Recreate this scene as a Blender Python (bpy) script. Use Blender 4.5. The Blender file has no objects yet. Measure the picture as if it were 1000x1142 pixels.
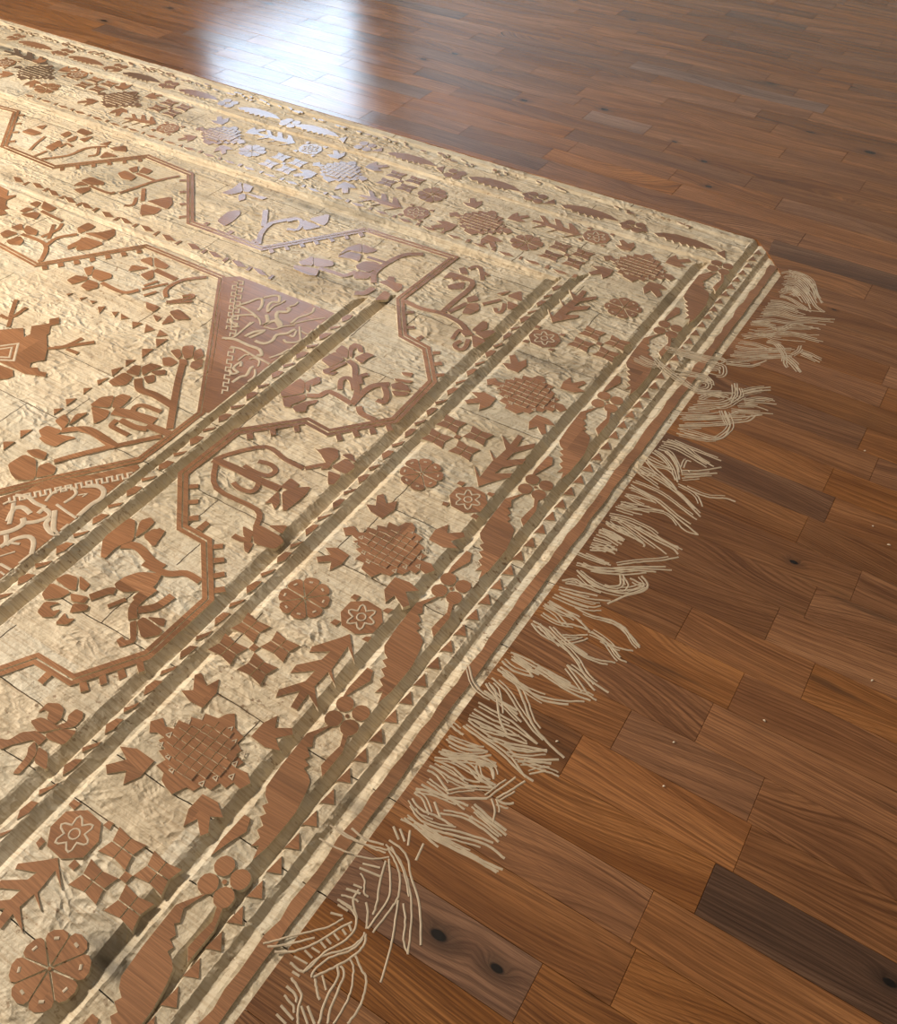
import bpy, math, random
import numpy as np
from mathutils import Matrix, Vector

random.seed(7)
rng = np.random.default_rng(11)
scene = bpy.context.scene
col = scene.collection

# ------------------------------------------------------------------ camera
CAM_H = 1.5
FOC, PITCH, ROLL, YAW, PCX, PCY = 1016.533, 0.799995, 0.0213390, -0.5426290, 494.6185, 563.3208
def cam_axes():
    cy, sy = math.cos(YAW), math.sin(YAW)
    r0 = Vector((cy, -sy, 0)); f = Vector((sy*math.cos(PITCH), cy*math.cos(PITCH), -math.sin(PITCH)))
    u = r0.cross(f)
    r = r0*math.cos(ROLL) + u*math.sin(ROLL)
    u2 = -r0*math.sin(ROLL) + u*math.cos(ROLL)
    return r, u2, f
AR, AU, AF = cam_axes()
cam = bpy.data.cameras.new('camera'); camo = bpy.data.objects.new('camera', cam); col.objects.link(camo)
cam.sensor_fit = 'HORIZONTAL'; cam.sensor_width = 36.0; cam.lens = FOC/1000*36
cam.shift_x = (500-PCX)/1000; cam.shift_y = -(571-PCY)/1000
m = Matrix((AR, AU, -AF)).transposed().to_4x4(); m.translation = (0, 0, CAM_H)
camo.matrix_world = m
cam.clip_start = .02
scene.camera = camo

# ------------------------------------------------------------------ world, lights, exposure
world = bpy.data.worlds.new('world'); scene.world = world; world.use_nodes = True
bg = world.node_tree.nodes['Background']; bg.inputs[0].default_value = (1.0, .84, .66, 1); bg.inputs[1].default_value = .22
scene.view_settings.view_transform = 'Standard'; scene.view_settings.look = 'None'
scene.view_settings.gamma = 1; scene.view_settings.exposure = 0.40
scene.view_settings.use_curve_mapping = False
def area(name, loc, target, size, power, colr):
    l = bpy.data.lights.new(name, 'AREA'); l.shape = 'DISK'; l.size = size; l.energy = power; l.color = colr
    o = bpy.data.objects.new(name, l); col.objects.link(o); o.location = loc
    d = Vector(target) - Vector(loc); o.rotation_euler = d.to_track_quat('-Z', 'Y').to_euler()
    return o
WARM = (1.0, .875, .73)
area('wall_lamp_offscreen', (-4.95, -.1, 2.1), (-.9, 1.0, 0), .8, 262, WARM)
WIN_POWER = 6.5

# ------------------------------------------------------------------ helpers
def world_pt(px, py):
    d = AR*((px-PCX)/FOC) - AU*((py-PCY)/FOC) + AF
    t = -CAM_H/d.z
    return (d.x*t, d.y*t)
class Crop:
    """points read off a magnified piece of the floor, brought onto the floor plane"""
    def __init__(s, x0, y0, k): s.a = (x0, y0, k)
    def __call__(s, pts): return [world_pt(s.a[0]+x/s.a[2], s.a[1]+y/s.a[2]) for x, y in pts]
def mesh_obj(name, verts, faces, mats, parent=None, fm=None, smooth=False):
    me = bpy.data.meshes.new(name); me.from_pydata(verts, [], faces)
    for x in mats: me.materials.append(x)
    if fm is not None: me.polygons.foreach_set('material_index', fm)
    if smooth: me.polygons.foreach_set('use_smooth', [True]*len(faces))
    me.update()
    o = bpy.data.objects.new(name, me); col.objects.link(o); o.parent = parent
    return o
def tag(o, label=None, cat=None, group=None, kind=None):
    if label: o['label'] = label
    if cat: o['category'] = cat
    if group: o['group'] = group
    if kind: o['kind'] = kind
def empty(name, loc=(0, 0, 0)):
    o = bpy.data.objects.new(name, None); col.objects.link(o); o.location = loc; o.empty_display_size = .1
    return o

# ------------------------------------------------------------------ materials
def new_mat(name):
    mt = bpy.data.materials.new(name); mt.use_nodes = True; nt = mt.node_tree
    for n in list(nt.nodes): nt.nodes.remove(n)
    out = nt.nodes.new('ShaderNodeOutputMaterial'); b = nt.nodes.new('ShaderNodeBsdfPrincipled')
    nt.links.new(b.outputs[0], out.inputs[0])
    return mt, nt, b
class NT:
    def __init__(s, nt): s.nt = nt
    def n(s, t, **kw):
        x = s.nt.nodes.new(t)
        for k, v in kw.items(): setattr(x, k, v)
        return x
    def put(s, sock, v):
        if v is None: return
        if hasattr(v, 'is_linked'): s.nt.links.new(v, sock)
        else: sock.default_value = v
    def math(s, op, a, b=None, c=None, clamp=False):
        x = s.n('ShaderNodeMath', operation=op, use_clamp=clamp)
        for i, v in enumerate((a, b, c)): s.put(x.inputs[i], v)
        return x.outputs[0]
    def vmath(s, op, a, b=None):
        x = s.n('ShaderNodeVectorMath', operation=op); s.put(x.inputs[0], a); s.put(x.inputs[1], b)
        return x.outputs['Value'] if op in ('LENGTH', 'DISTANCE', 'DOT_PRODUCT') else x.outputs[0]
    def comb(s, x, y, z):
        c = s.n('ShaderNodeCombineXYZ'); s.put(c.inputs[0], x); s.put(c.inputs[1], y); s.put(c.inputs[2], z); return c.outputs[0]
    def sep(s, v):
        c = s.n('ShaderNodeSeparateXYZ'); s.put(c.inputs[0], v); return c.outputs
    def noise(s, v, scale, detail=3, rough=.55, dist=0):
        x = s.n('ShaderNodeTexNoise'); s.put(x.inputs['Vector'], v); x.inputs['Scale'].default_value = scale
        x.inputs['Detail'].default_value = detail; x.inputs['Roughness'].default_value = rough; x.inputs['Distortion'].default_value = dist
        return x.outputs['Fac']
    def ramp(s, f, stops):
        r = s.n('ShaderNodeValToRGB'); s.put(r.inputs[0], f); e = r.color_ramp.elements
        while len(e) > 1: e.remove(e[-1])
        for i, (p, c) in enumerate(stops):
            q = e[0] if i == 0 else e.new(p)
            q.position = p; q.color = tuple(c)+(1,) if len(c) == 3 else c
        return r.outputs[0]
    def mix(s, f, a, b, mode='MIX'):
        x = s.n('ShaderNodeMix', data_type='RGBA', blend_type=mode)
        s.put(x.inputs[0], f)
        for i, v in ((6, a), (7, b)):
            if isinstance(v, tuple) and len(v) == 3: v = v+(1,)
            s.put(x.inputs[i], v)
        return x.outputs[2]
    def mapr(s, v, a, b, c=0., d=1.):
        x = s.n('ShaderNodeMapRange'); s.put(x.inputs[0], v)
        for i, q in enumerate((a, b, c, d)): s.put(x.inputs[i+1], q)
        return x.outputs[0]
    def attr(s, name, kind='OBJECT'):
        a = s.n('ShaderNodeAttribute', attribute_type=kind, attribute_name=name); return a
    def bump(s, h, strength, dist, normal=None):
        b = s.n('ShaderNodeBump'); b.inputs['Strength'].default_value = strength; b.inputs['Distance'].default_value = dist
        s.put(b.inputs['Height'], h)
        if normal is not None: s.put(b.inputs['Normal'], normal)
        return b.outputs[0]

ROW_W, ROW_Y0 = 0.09781622, 1.96145516      # board width, and the y of the board edge counted as zero

def oak(k, px, py, seed, knots=()):
    """varnished oak: returns colour, height. px runs along the board"""
    wob = px
    sx = k.math('ADD', px, k.math('MULTIPLY', seed, 7.31))
    warp = k.math('MULTIPLY', k.math('SUBTRACT', k.noise(k.comb(k.math('MULTIPLY', sx, 1.15), k.math('MULTIPLY', py, 3.2), seed), 1.0, 1, .4), .5), .30)
    kd = None
    for kn in knots:
        ks = k.sep(kn)
        dx = k.math('SUBTRACT', px, ks[0]); dy = k.math('SUBTRACT', py, ks[1])
        r = k.math('SQRT', k.math('ADD', k.math('POWER', k.math('MULTIPLY', dx, .55), 2.), k.math('POWER', dy, 2.)))
        rr = k.math('DIVIDE', r, k.math('MAXIMUM', ks[2], .0001))
        kd = rr if kd is None else k.math('MINIMUM', kd, rr)
    yy = k.math('ADD', py, warp)
    if kd is not None:
        yy = k.math('ADD', yy, k.math('MULTIPLY', k.math('EXPONENT', k.math('MULTIPLY', kd, -.45)), .03))
    # cathedral rings
    rings = k.math('SINE', k.math('ADD', k.math('MULTIPLY', yy, 760.0), k.math('MULTIPLY', k.noise(k.comb(k.math('MULTIPLY', sx, 7.), k.math('MULTIPLY', py, 60.), seed), 1., 2), 5.)))
    rmask = k.mapr(k.noise(k.comb(k.math('MULTIPLY', sx, 1.6), k.math('MULTIPLY', py, 9.0), k.math('ADD', seed, 3.)), 1.0, 2), .40, .62)
    rings = k.math('MULTIPLY', k.mapr(rings, .1, 1.), rmask)
    streak = k.noise(k.comb(k.math('MULTIPLY', sx, 2.4), k.math('MULTIPLY', yy, 300.0), seed), 1.0, 4, .66)
    fine = k.noise(k.comb(k.math('MULTIPLY', sx, 16.), k.math('MULTIPLY', py, 620.0), seed), 1.0, 2, .6)
    broad = k.noise(k.comb(k.math('MULTIPLY', sx, 1.1), k.math('MULTIPLY', yy, 16.0), k.math('ADD', seed, 9.)), 1.0, 3, .6)
    c = k.ramp(broad, [(.28, (.215, .090, .034)), (.5, (.335, .150, .060)), (.72, (.44, .212, .092))])
    c = k.mix(k.mapr(streak, .43, .62, .0, .62), c, (.085, .032, .012))
    c = k.mix(k.math('MULTIPLY', rings, .55), c, (.085, .032, .012))
    c = k.mix(k.mapr(fine, .45, .68, 0., .5), c, (.07, .028, .012))
    spot = k.mapr(k.noise(k.comb(k.math('MULTIPLY', sx, 2.2), k.math('MULTIPLY', py, 22.0), k.math('ADD', seed, 21.)), 1.0, 3, .6), .62, .74)
    c = k.mix(k.math('MULTIPLY', spot, .6), c, (.045, .026, .014))
    if kd is not None:
        halo = k.mapr(kd, 1.0, 4.0, .55, 0.)
        c = k.mix(halo, c, (.05, .028, .015))
        c = k.mix(k.mapr(kd, .8, 1.25, 1., 0.), c, (.008, .006, .005))
    return c, k.math('SUBTRACT', k.math('MULTIPLY', streak, -.4), k.math('MULTIPLY', rings, .5))

def floor_material():
    mt, nt, b = new_mat('varnished_oak_plank'); k = NT(nt)
    g = k.n('ShaderNodeNewGeometry'); p = k.sep(g.outputs['Position'])
    t = k.attr('tint'); ts = k.sep(t.outputs['Vector'])
    c, h = oak(k, p[0], p[1], ts[2], (k.attr('knot_a').outputs['Vector'], k.attr('knot_b').outputs['Vector']))
    hs = k.n('ShaderNodeHueSaturation'); k.put(hs.inputs['Value'], ts[0]); k.put(hs.inputs['Saturation'], ts[1]); k.put(hs.inputs['Color'], c)
    k.put(b.inputs['Base Color'], hs.outputs[0])
    k.put(b.inputs['Roughness'], k.mapr(k.noise(g.outputs['Position'], 9.0, 3), .3, .7, .16, .22))
    b.inputs['Specular IOR Level'].default_value = .5
    k.put(b.inputs['Normal'], k.bump(h, .12, .001))
    return mt

def relief_material():
    """the old varnished face left standing on the carved motifs; tone changes from board to board"""
    mt, nt, b = new_mat('varnished_relief_face'); k = NT(nt)
    g = k.n('ShaderNodeNewGeometry'); p = k.sep(g.outputs['Position'])
    row = k.math('FLOOR', k.math('DIVIDE', k.math('SUBTRACT', ROW_Y0, p[1]), ROW_W))
    wn = k.n('ShaderNodeTexWhiteNoise', noise_dimensions='1D'); k.put(wn.inputs['W'], row)
    seg = k.math('FLOOR', k.math('ADD', k.math('DIVIDE', p[0], .62), k.math('MULTIPLY', wn.outputs[0], 5.)))
    wn2 = k.n('ShaderNodeTexWhiteNoise', noise_dimensions='2D'); k.put(wn2.inputs['Vector'], k.comb(row, seg, 0))
    sd = k.math('MULTIPLY', wn2.outputs[0], 37.)
    c, h = oak(k, p[0], p[1], sd)
    c = k.mix(.30, c, (.43, .20, .082))
    hs = k.n('ShaderNodeHueSaturation'); k.put(hs.inputs['Value'], k.mapr(wn2.outputs[0], 0, 1, .70, 1.12)); hs.inputs['Saturation'].default_value = .95; k.put(hs.inputs['Color'], c)
    c = hs.outputs[0]
    st = k.attr('stain', 'OBJECT')
    c = k.mix(st.outputs['Fac'], c, (.06, .055, .04))
    k.put(b.inputs['Base Color'], c); b.inputs['Roughness'].default_value = .28
    k.put(b.inputs['Normal'], k.bump(h, .2, .001))
    return mt

def raw_material():
    """bare chiselled wood"""
    mt, nt, b = new_mat('bare_chiselled_wood'); k = NT(nt)
    g = k.n('ShaderNodeNewGeometry'); P = g.outputs['Position']; p = k.sep(P)
    row = k.math('FLOOR', k.math('DIVIDE', k.math('SUBTRACT', ROW_Y0, p[1]), ROW_W))
    wn = k.n('ShaderNodeTexWhiteNoise', noise_dimensions='1D'); k.put(wn.inputs['W'], row)
    seg = k.math('FLOOR', k.math('ADD', k.math('DIVIDE', p[0], .62), k.math('MULTIPLY', wn.outputs[0], 5.)))
    wn2 = k.n('ShaderNodeTexWhiteNoise', noise_dimensions='2D'); k.put(wn2.inputs['Vector'], k.comb(row, seg, 0))
    sd = k.math('MULTIPLY', wn2.outputs[0], 31.)
    grain = k.noise(k.comb(k.math('MULTIPLY', p[0], 9.), k.math('MULTIPLY', p[1], 230.), sd), 1., 3, .6)
    blot = k.noise(k.comb(k.math('MULTIPLY', p[0], 5.), k.math('MULTIPLY', p[1], 9.), sd), 1., 4, .6)
    c = k.ramp(blot, [(.25, (.46, .37, .25)), (.5, (.63, .53, .37)), (.75, (.74, .65, .48))])
    c = k.mix(k.mapr(wn2.outputs[0], .45, .9, 0., .6), c, (.58, .54, .43))
    c = k.mix(k.mapr(grain, .46, .68, 0., .62), c, (.36, .25, .14))
    # flecks of old finish left in the cuts
    fl = k.noise(k.comb(k.math('MULTIPLY', p[0], 55.), k.math('MULTIPLY', p[1], 75.), 2.), 1., 3, .6)
    fm = k.noise(P, 3.1, 2)
    c = k.mix(k.math('MULTIPLY', k.mapr(fl, .60, .66), k.mapr(fm, .38, .58, .0, .8)), c, (.22, .13, .065))
    gl = k.noise(P, 1.7, 3, .6)
    c = k.mix(k.mapr(gl, .48, .68, 0., .6), c, (.40, .34, .23))
    st = k.attr('stain', 'GEOMETRY').outputs['Fac']
    c = k.mix(k.math('MULTIPLY', st, .9), c, (.10, .085, .06))
    k.put(b.inputs['Base Color'], c); b.inputs['Roughness'].default_value = .62
    b.inputs['Specular IOR Level'].default_value = .3
    # gouge facets
    v = k.n('ShaderNodeTexVoronoi', feature='SMOOTH_F1'); k.put(v.inputs['Vector'], k.comb(k.math('ADD', k.math('MULTIPLY', p[0], 36.), k.math('MULTIPLY', k.noise(P, 14., 2), 3.)), k.math('ADD', k.math('MULTIPLY', p[1], 78.), k.math('MULTIPLY', k.noise(P, 11., 2), 5.)), 0.)); v.inputs['Scale'].default_value = 1.
    v.inputs['Smoothness'].default_value = .25
    gm = k.mapr(k.noise(k.comb(k.math('MULTIPLY', p[0], 6.), k.math('MULTIPLY', p[1], 8.), 4.), 1., 2), .38, .62, .12, 1.)
    n1 = k.bump(k.math('MULTIPLY', v.outputs['Distance'], gm), .85, .008)
    n2 = k.bump(k.math('ADD', k.math('MULTIPLY', grain, .5), k.noise(P, 170., 2)), .6, .002, n1)
    k.put(b.inputs['Normal'], n2)
    return mt

def plain(name, c, r=.6, noise=0.):
    mt, nt, b = new_mat(name); k = NT(nt)
    g = k.n('ShaderNodeNewGeometry'); f = k.noise(g.outputs['Position'], 60., 3)
    d = tuple(x*(1-noise) for x in c)
    k.put(b.inputs['Base Color'], k.mix(f, d, c)); b.inputs['Roughness'].default_value = r
    return mt

M_FLOOR = floor_material(); M_TOP = relief_material(); M_RAW = raw_material()
M_STRAND = plain('bare_wood_strand', (.64, .52, .36), .6, .5)
M_GAP = plain('subfloor_board', (.24, .15, .08), .8, .2)
M_WALL = plain('painted_wall', (.62, .60, .57), .7, .05)
M_CEIL = plain('painted_ceiling', (.60, .58, .55), .8, .05)
M_FRAME = plain('window_frame_paint', (.75, .75, .73), .4, .05)
M_CHIP = plain('wood_chip', (.78, .66, .48), .6, .2)
def emit(name, c, s):
    mt = bpy.data.materials.new(name); mt.use_nodes = True; nt = mt.node_tree
    for n in list(nt.nodes): nt.nodes.remove(n)
    out = nt.nodes.new('ShaderNodeOutputMaterial'); e = nt.nodes.new('ShaderNodeEmission'); nt.links.new(e.outputs[0], out.inputs[0])
    e.inputs[0].default_value = c+(1,); e.inputs[1].default_value = s
    return mt
M_DAY = emit('daylight_pane', (.62, .80, 1.0), WIN_POWER)

# ------------------------------------------------------------------ the setting
def box(v, f, x0, x1, y0, y1, z0, z1):
    b = len(v)
    v += [(x, y, z) for z in (z0, z1) for y in (y0, y1) for x in (x0, x1)]
    f += [tuple(b+i for i in q) for q in ((0, 2, 3, 1), (4, 5, 7, 6), (0, 1, 5, 4), (2, 6, 7, 3), (0, 4, 6, 2), (1, 3, 7, 5))]
XL, YB, ZC = -5.3, 7.6, 4.3
WY0, WY1, WZ0, WZ1 = 5.18, 7.2, 1.0, 3.6
v, f = [], []
box(v, f, XL-.2, XL, -3.5, WY0, 0, ZC); box(v, f, XL-.2, XL, WY1, YB, 0, ZC); box(v, f, XL-.2, XL, WY0, WY1, 0, WZ0); box(v, f, XL-.2, XL, WY0, WY1, WZ1, ZC)
o = mesh_obj('wall_left', v, f, [M_WALL]); tag(o, 'off-white painted wall beside the bare floor', kind='structure')
v, f = [], []; box(v, f, XL-.2, 5, YB, YB+.2, 0, ZC)
o = mesh_obj('wall_back', v, f, [M_WALL]); tag(o, 'off-white painted wall at the end of the room', kind='structure')
v, f = [], []; box(v, f, XL-.2, 5, -3.5, YB+.2, ZC, ZC+.15)
o = mesh_obj('ceiling', v, f, [M_CEIL]); tag(o, 'pale painted ceiling over the room', kind='structure')
wn = empty('window_1', (XL, (WY0+WY1)/2, WZ0)); tag(wn, 'tall daylight window in the painted wall', kind='structure')
v, f = [], []
for a in ((WY0, WY0+.07, WZ0, WZ1), (WY1-.07, WY1, WZ0, WZ1), (WY0+.07, WY1-.07, WZ0, WZ0+.07), (WY0+.07, WY1-.07, WZ1-.07, WZ1)):
    box(v, f, XL-.12, XL-.02, *a)
off = Vector(wn.location)
mesh_obj('window_frame', [tuple(Vector(q)-off) for q in v], f, [M_FRAME], wn)
v, f = [], []; box(v, f, XL-.10, XL-.08, WY0+.07, WY1-.07, WZ0+.07, WZ1-.07)
mesh_obj('window_pane_offscreen', [tuple(Vector(q)-off) for q in v], f, [M_DAY], wn)

# rug outline on the floor
TOP_Y = 2.811
def edge_x(y): return -.446 + (y-.33)*.0185
CH = ((-.535, 2.811), (-.402, 2.660))      # worn corner
def cham_x(y): return CH[1][0] + (y-CH[1][1])*(CH[0][0]-CH[1][0])/(CH[0][1]-CH[1][1])
def rug_x(y): return min(edge_x(y), cham_x(y)) if y > 2.4 else edge_x(y)

# ---- floor planks: butt joints read off the photograph
joints_px = [(986,422),(985,444),(961,490),(975,522),(925,532),(926,567),(894,592),(955,652),(904,671),(861,696),(901,759),(761,697),(821,770),(785,806),(692,814),(843,891),(637,842),(828,946),(786,991),(715,1024),(694,1092),(589,1106),
 (866,230),(891,271),(858,274),(945,170),(964,187),(900,30),(868,17),(810,15),(930,8),(941,4),(821,30),(982,49),(916,76),(882,61),(857,85),(951,93),(889,101),(923,119),(907,125),(818,114),(866,139),
 (741,167),(747,198),(751,215),(658,87),(735,84),(746,109),(718,149),(709,69),(642,106),(659,124),(636,166),(604,176),(600,190),(770,75),(646,10),(659,31),(621,30),(629,40),(670,43),(695,56),(692,13),(745,17),(770,12),(787,41),(745,59),
 (522,16),(469,32),(434,34),(552,40),(563,54),(511,52),(471,76),(463,83),(545,81),(504,103),(472,108),(581,104),(591,81),(408,128),(434,127),(515,147),(452,115),
 (240,59),(248,15),(239,83),(344,21),(365,16),(278,44),(295,73),(314,92),(381,72),(352,89),(334,112),(206,36),(393,55),(54,7),(102,33),(182,40)]
rows = {}
for q in joints_px:
    x, y = world_pt(*q); rows.setdefault(math.floor((ROW_Y0-y)/ROW_W), []).append(x)
tints_px = [((900,1050),.40,.85),((870,540),.62,.95),((760,905),1.22,1.05),((900,286),.55,.9),((470,150),.62,.9),((500,60),.72,.9),((855,22),.62,.9),((525,92),.66,.9),
 ((480,12),.7,.8),((140,35),.7,.9),((430,90),.72,.75),((800,250),1.15,1.1),((640,1020),.92,1.05),((520,1060),.80,.85),((480,1110),.82,1.12),((800,1080),1.02,1.05),((900,900),1.0,1.0),
 ((730,860),.95,.95),((950,820),1.05,1.),((700,135),.95,.8),((620,150),1.1,1.15),((690,190),1.1,1.15),((660,200),.95,1.),((850,110),.85,.75),((640,205),1.,1.)]
knots_px = [((489,1043),.013),((554,1080),.010),((885,627),.008),((992,1096),.009),((674,122),.013),((507,60),.012),((395,17),.013),((584,112),.012),((752,158),.008),((904,147),.014),((970,170),.016),((300,4),.013),((190,9),.012),((116,23),.014),((785,180),.01),((860,93),.012),((790,208),.01),((640,0),.01),((706,22),.012),((930,345),.006),((472,66),.01)]
kn_w = [(world_pt(*p_), r*.62) for p_, r in knots_px]
ti_w = [(world_pt(*p_), a, b) for p_, a, b in tints_px]
floor = empty('floor'); tag(floor, 'varnished reclaimed oak strip floor around the carved rug', kind='structure')

def in_view(pts):
    for x, y in pts:
        d = Vector((x, y, -CAM_H)); z = d.dot(AF)
        if z > .05:
            u = PCX+FOC*d.dot(AR)/z; w = PCY-FOC*d.dot(AU)/z
            if -60 < u < 1060 and -60 < w < 1200: return True
    return False
far_v, far_f = [], []
BEV = .0007
def plank(poly, row):
    """poly: counter-clockwise outline at floor level"""
    xs = [q[0] for q in poly]; ys = [q[1] for q in poly]
    n = len(poly)
    samp = list(poly)+[(min(xs)+(max(xs)-min(xs))*i/8, (min(ys)+max(ys))/2) for i in range(9)]
    dz = random.uniform(-.0003, .0002)
    inner = offset(poly, -BEV*1.2)
    mid = offset(poly, -.0003)
    v = [(x, y, dz) for x, y in inner]+[(x, y, dz-BEV) for x, y in mid]+[(x, y, -.018) for x, y in mid]
    f = [tuple(range(n))]
    for i in range(n):
        j = (i+1) % n
        f += [(n+i, n+j, j, i), (2*n+i, 2*n+j, n+j, n+i)]
    if not in_view(samp):
        b = len(far_v); far_v.extend(v); far_f.extend([tuple(b+i for i in q) for q in f]); return
    o = mesh_obj('plank', v, f, [M_FLOOR], floor)
    val, sat = random.choice([.74, .82, .88, .93, .97, 1.0, 1.04, 1.1]), random.uniform(.97, 1.1)
    for (w, a, b) in ti_w:
        if min(xs) < w[0] < max(xs) and min(ys) < w[1] < max(ys): val, sat = a, b
    o['tint'] = [val, sat, random.uniform(0, 40)]
    ks = [(w[0], w[1], r) for w, r in kn_w if min(xs) < w[0] < max(xs) and min(ys) < w[1] < max(ys)]
    ks += [(50., 50., .001)]*2
    o['knot_a'] = list(ks[0]); o['knot_b'] = list(ks[1])

def signed_area(P):
    return sum(P[i][0]*P[(i+1) % len(P)][1]-P[(i+1) % len(P)][0]*P[i][1] for i in range(len(P)))/2
def offset(P, d):
    """move the outline of a counter-clockwise polygon outwards by d"""
    n = len(P); out = []
    for i in range(n):
        ax, ay = P[i-1]; bx, by = P[i]; cx, cy = P[(i+1) % n]
        e1 = (bx-ax, by-ay); e2 = (cx-bx, cy-by)
        l1 = math.hypot(*e1) or 1e-9; l2 = math.hypot(*e2) or 1e-9
        n1 = (e1[1]/l1, -e1[0]/l1); n2 = (e2[1]/l2, -e2[0]/l2)
        s = (n1[0]+n2[0], n1[1]+n2[1]); q = s[0]*s[0]+s[1]*s[1]
        if q < .35: s = (n1[0], n1[1]) if q < 1e-6 else (s[0]/math.sqrt(q)*1.6, s[1]/math.sqrt(q)*1.6); out.append((bx+s[0]*d, by+s[1]*d)); continue
        out.append((bx+s[0]*2/q*d, by+s[1]*2/q*d))
    return out

R0, R1 = -57, 27
for r in range(R0, R1):
    y1 = ROW_Y0-r*ROW_W; y0 = y1-ROW_W
    if y0 > YB or y1 < -.65: continue
    y1 = min(y1, YB)
    js = sorted(rows.get(r, []))
    lo, hi = XL, 3.2
    js = [x for x in js if lo < x < hi]
    # fill in the ends that the photograph does not show
    if not js: js = [random.uniform(-3, 1)]
    while js[0]-lo > 1.1: js.insert(0, js[0]-random.uniform(.5, 1.05))
    while hi-js[-1] > 1.1: js.append(js[-1]+random.uniform(.5, 1.05))
    full = [js[0]]
    for x in js[1:]:
        if x-full[-1] < .12: continue
        while x-full[-1] > 1.5: full.append(full[-1]+random.uniform(.55, .9) if x-full[-1] > 1.8 else (full[-1]+x)/2)
        full.append(x)
    ends = [lo]+full+[hi]
    if y1 <= TOP_Y:
        e_ = max(rug_x(y0), rug_x(y1)); ends = [e_-.01]+[x for x in ends if x > e_+.13]
    for a, b in zip(ends[:-1], ends[1:]):
        if y0 >= TOP_Y:
            plank([(a, y0), (b, y0), (b, y1), (a, y1)], r)
        elif y1 > TOP_Y:                     # the board the rug's long edge runs along
            c0, c1 = cham_x(y0), cham_x(TOP_Y)
            if b <= c1: plank([(a, TOP_Y), (b, TOP_Y), (b, y1), (a, y1)], r)
            elif a < c1: plank([(a, TOP_Y), (c1, TOP_Y), (c0, y0), (b, y0), (b, y1), (a, y1)] if b > c0 else [(a, TOP_Y), (c1, TOP_Y), (c0, y0), (c0+.001, y1), (a, y1)], r)
            else: plank([(max(a, c1), y0 if a > c0 else TOP_Y), (b, y0), (b, y1), (a, y1)] if a > c0 else [(c0, y0), (b, y0), (b, y1), (a, y1), (a, TOP_Y)], r)
        else:
            e0, e1 = rug_x(y0), rug_x(y1)
            if b <= max(e0, e1)+.02: continue
            if a < max(e0, e1): plank([(e0, y0), (b, y0), (b, y1), (e1, y1)], r)
            else: plank([(a, y0), (b, y0), (b, y1), (a, y1)], r)
if far_v:
    o = mesh_obj('plank_field', far_v, far_f, [M_FLOOR], floor); tag(o, kind='stuff'); o['tint'] = [.9, 1., 3.]; o['knot_a'] = [50., 50., .001]; o['knot_b'] = [50., 50., .001]
v, f = [], []; box(v, f, XL, 3.2, -.7, YB, -.03, -.0185)
mesh_obj('subfloor', v, f, [M_GAP], floor)

# ------------------------------------------------------------------ the carved rug
rug = empty('carved_rug'); tag(rug, 'large oriental rug pattern carved in pale relief into the wooden floor', 'rug')

# value noise for the chisel work
NT_ = rng.random((256, 256))
def vnoise(x, y):
    xi = np.floor(x).astype(int); yi = np.floor(y).astype(int); fx = x-xi; fy = y-yi
    fx = fx*fx*(3-2*fx); fy = fy*fy*(3-2*fy); g = lambda i, j: NT_[i % 256, j % 256]
    return (g(xi, yi)*(1-fx)+g(xi+1, yi)*fx)*(1-fy)+(g(xi, yi+1)*(1-fx)+g(xi+1, yi+1)*fx)*fy
# cross-section of the borders that run along the fringed end
XK = [(-9, -3.2), (-1.440, -3.2), (-1.419, -0.6), (-1.399, -15.5), (-1.394, -3.2), (-1.373, -3.2), (-1.367, -0.8), (-1.338, -19.0), (-1.326, -3.2), (-1.030, -3.2), (-1.013, -1.6), (-.984, -15.2),
      (-.973, -3.1), (-.958, -3.9), (-.955, -0.8), (-.927, -14.2), (-.912, -3.2), (-.700, -3.2), (-.682, -1.6), (-.658, -15.2), (-.640, -1.6), (-.634, -3.2), (-.584, -3.2), (-.577, -1.6), (-.553, -15.2),
      (-.544, -2.3), (-.520, -3.1), (-.517, -2.3), (-.502, -10.1), (-.486, -3.9), (-.479, -3.9), (-.455, -3.9), (-.44, -3.1), (-.36, -2.8)]
YK = [(-9, -3.2), (1.700, -3.2), (1.722, -1.6), (1.738, -12.2), (1.752, -2.3), (1.765, -3.2), (2.200, -3.2), (2.212, -1.6), (2.224, -12.2), (2.234, -2.3), (2.246, -13.1), (2.258, -2.3), (2.275, -3.2), (2.585, -3.2), (2.592, -2.3),
      (2.600, -13.1), (2.612, -3.1), (2.625, -3.2), (2.72, -3.2), (2.735, -2.3), (2.75, -9.1), (2.775, -9.1), (2.785, -2.3), (2.83, -1.6)]
xk = np.array(XK); yk = np.array(YK)
def fill(knots, step, lo, hi):
    ks = sorted(set([k for k in knots if lo < k < hi]+[lo, hi])); out = []
    for a, b in zip(ks[:-1], ks[1:]):
        n = max(1, int(round((b-a)/step(.5*(a+b))))); out += [a+(b-a)*i/n for i in range(n)]
    return np.array(out+[hi])
board_joint = {}
jx = set()
for r in range(-9, 23):
    x = -.45-random.uniform(.2, .9); L = []
    while x > -4.8:
        x = round(x/.02)*.02-.0013; L.append(x); jx.add(x); x -= random.uniform(.5, .95)
    board_joint[r] = L
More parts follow.
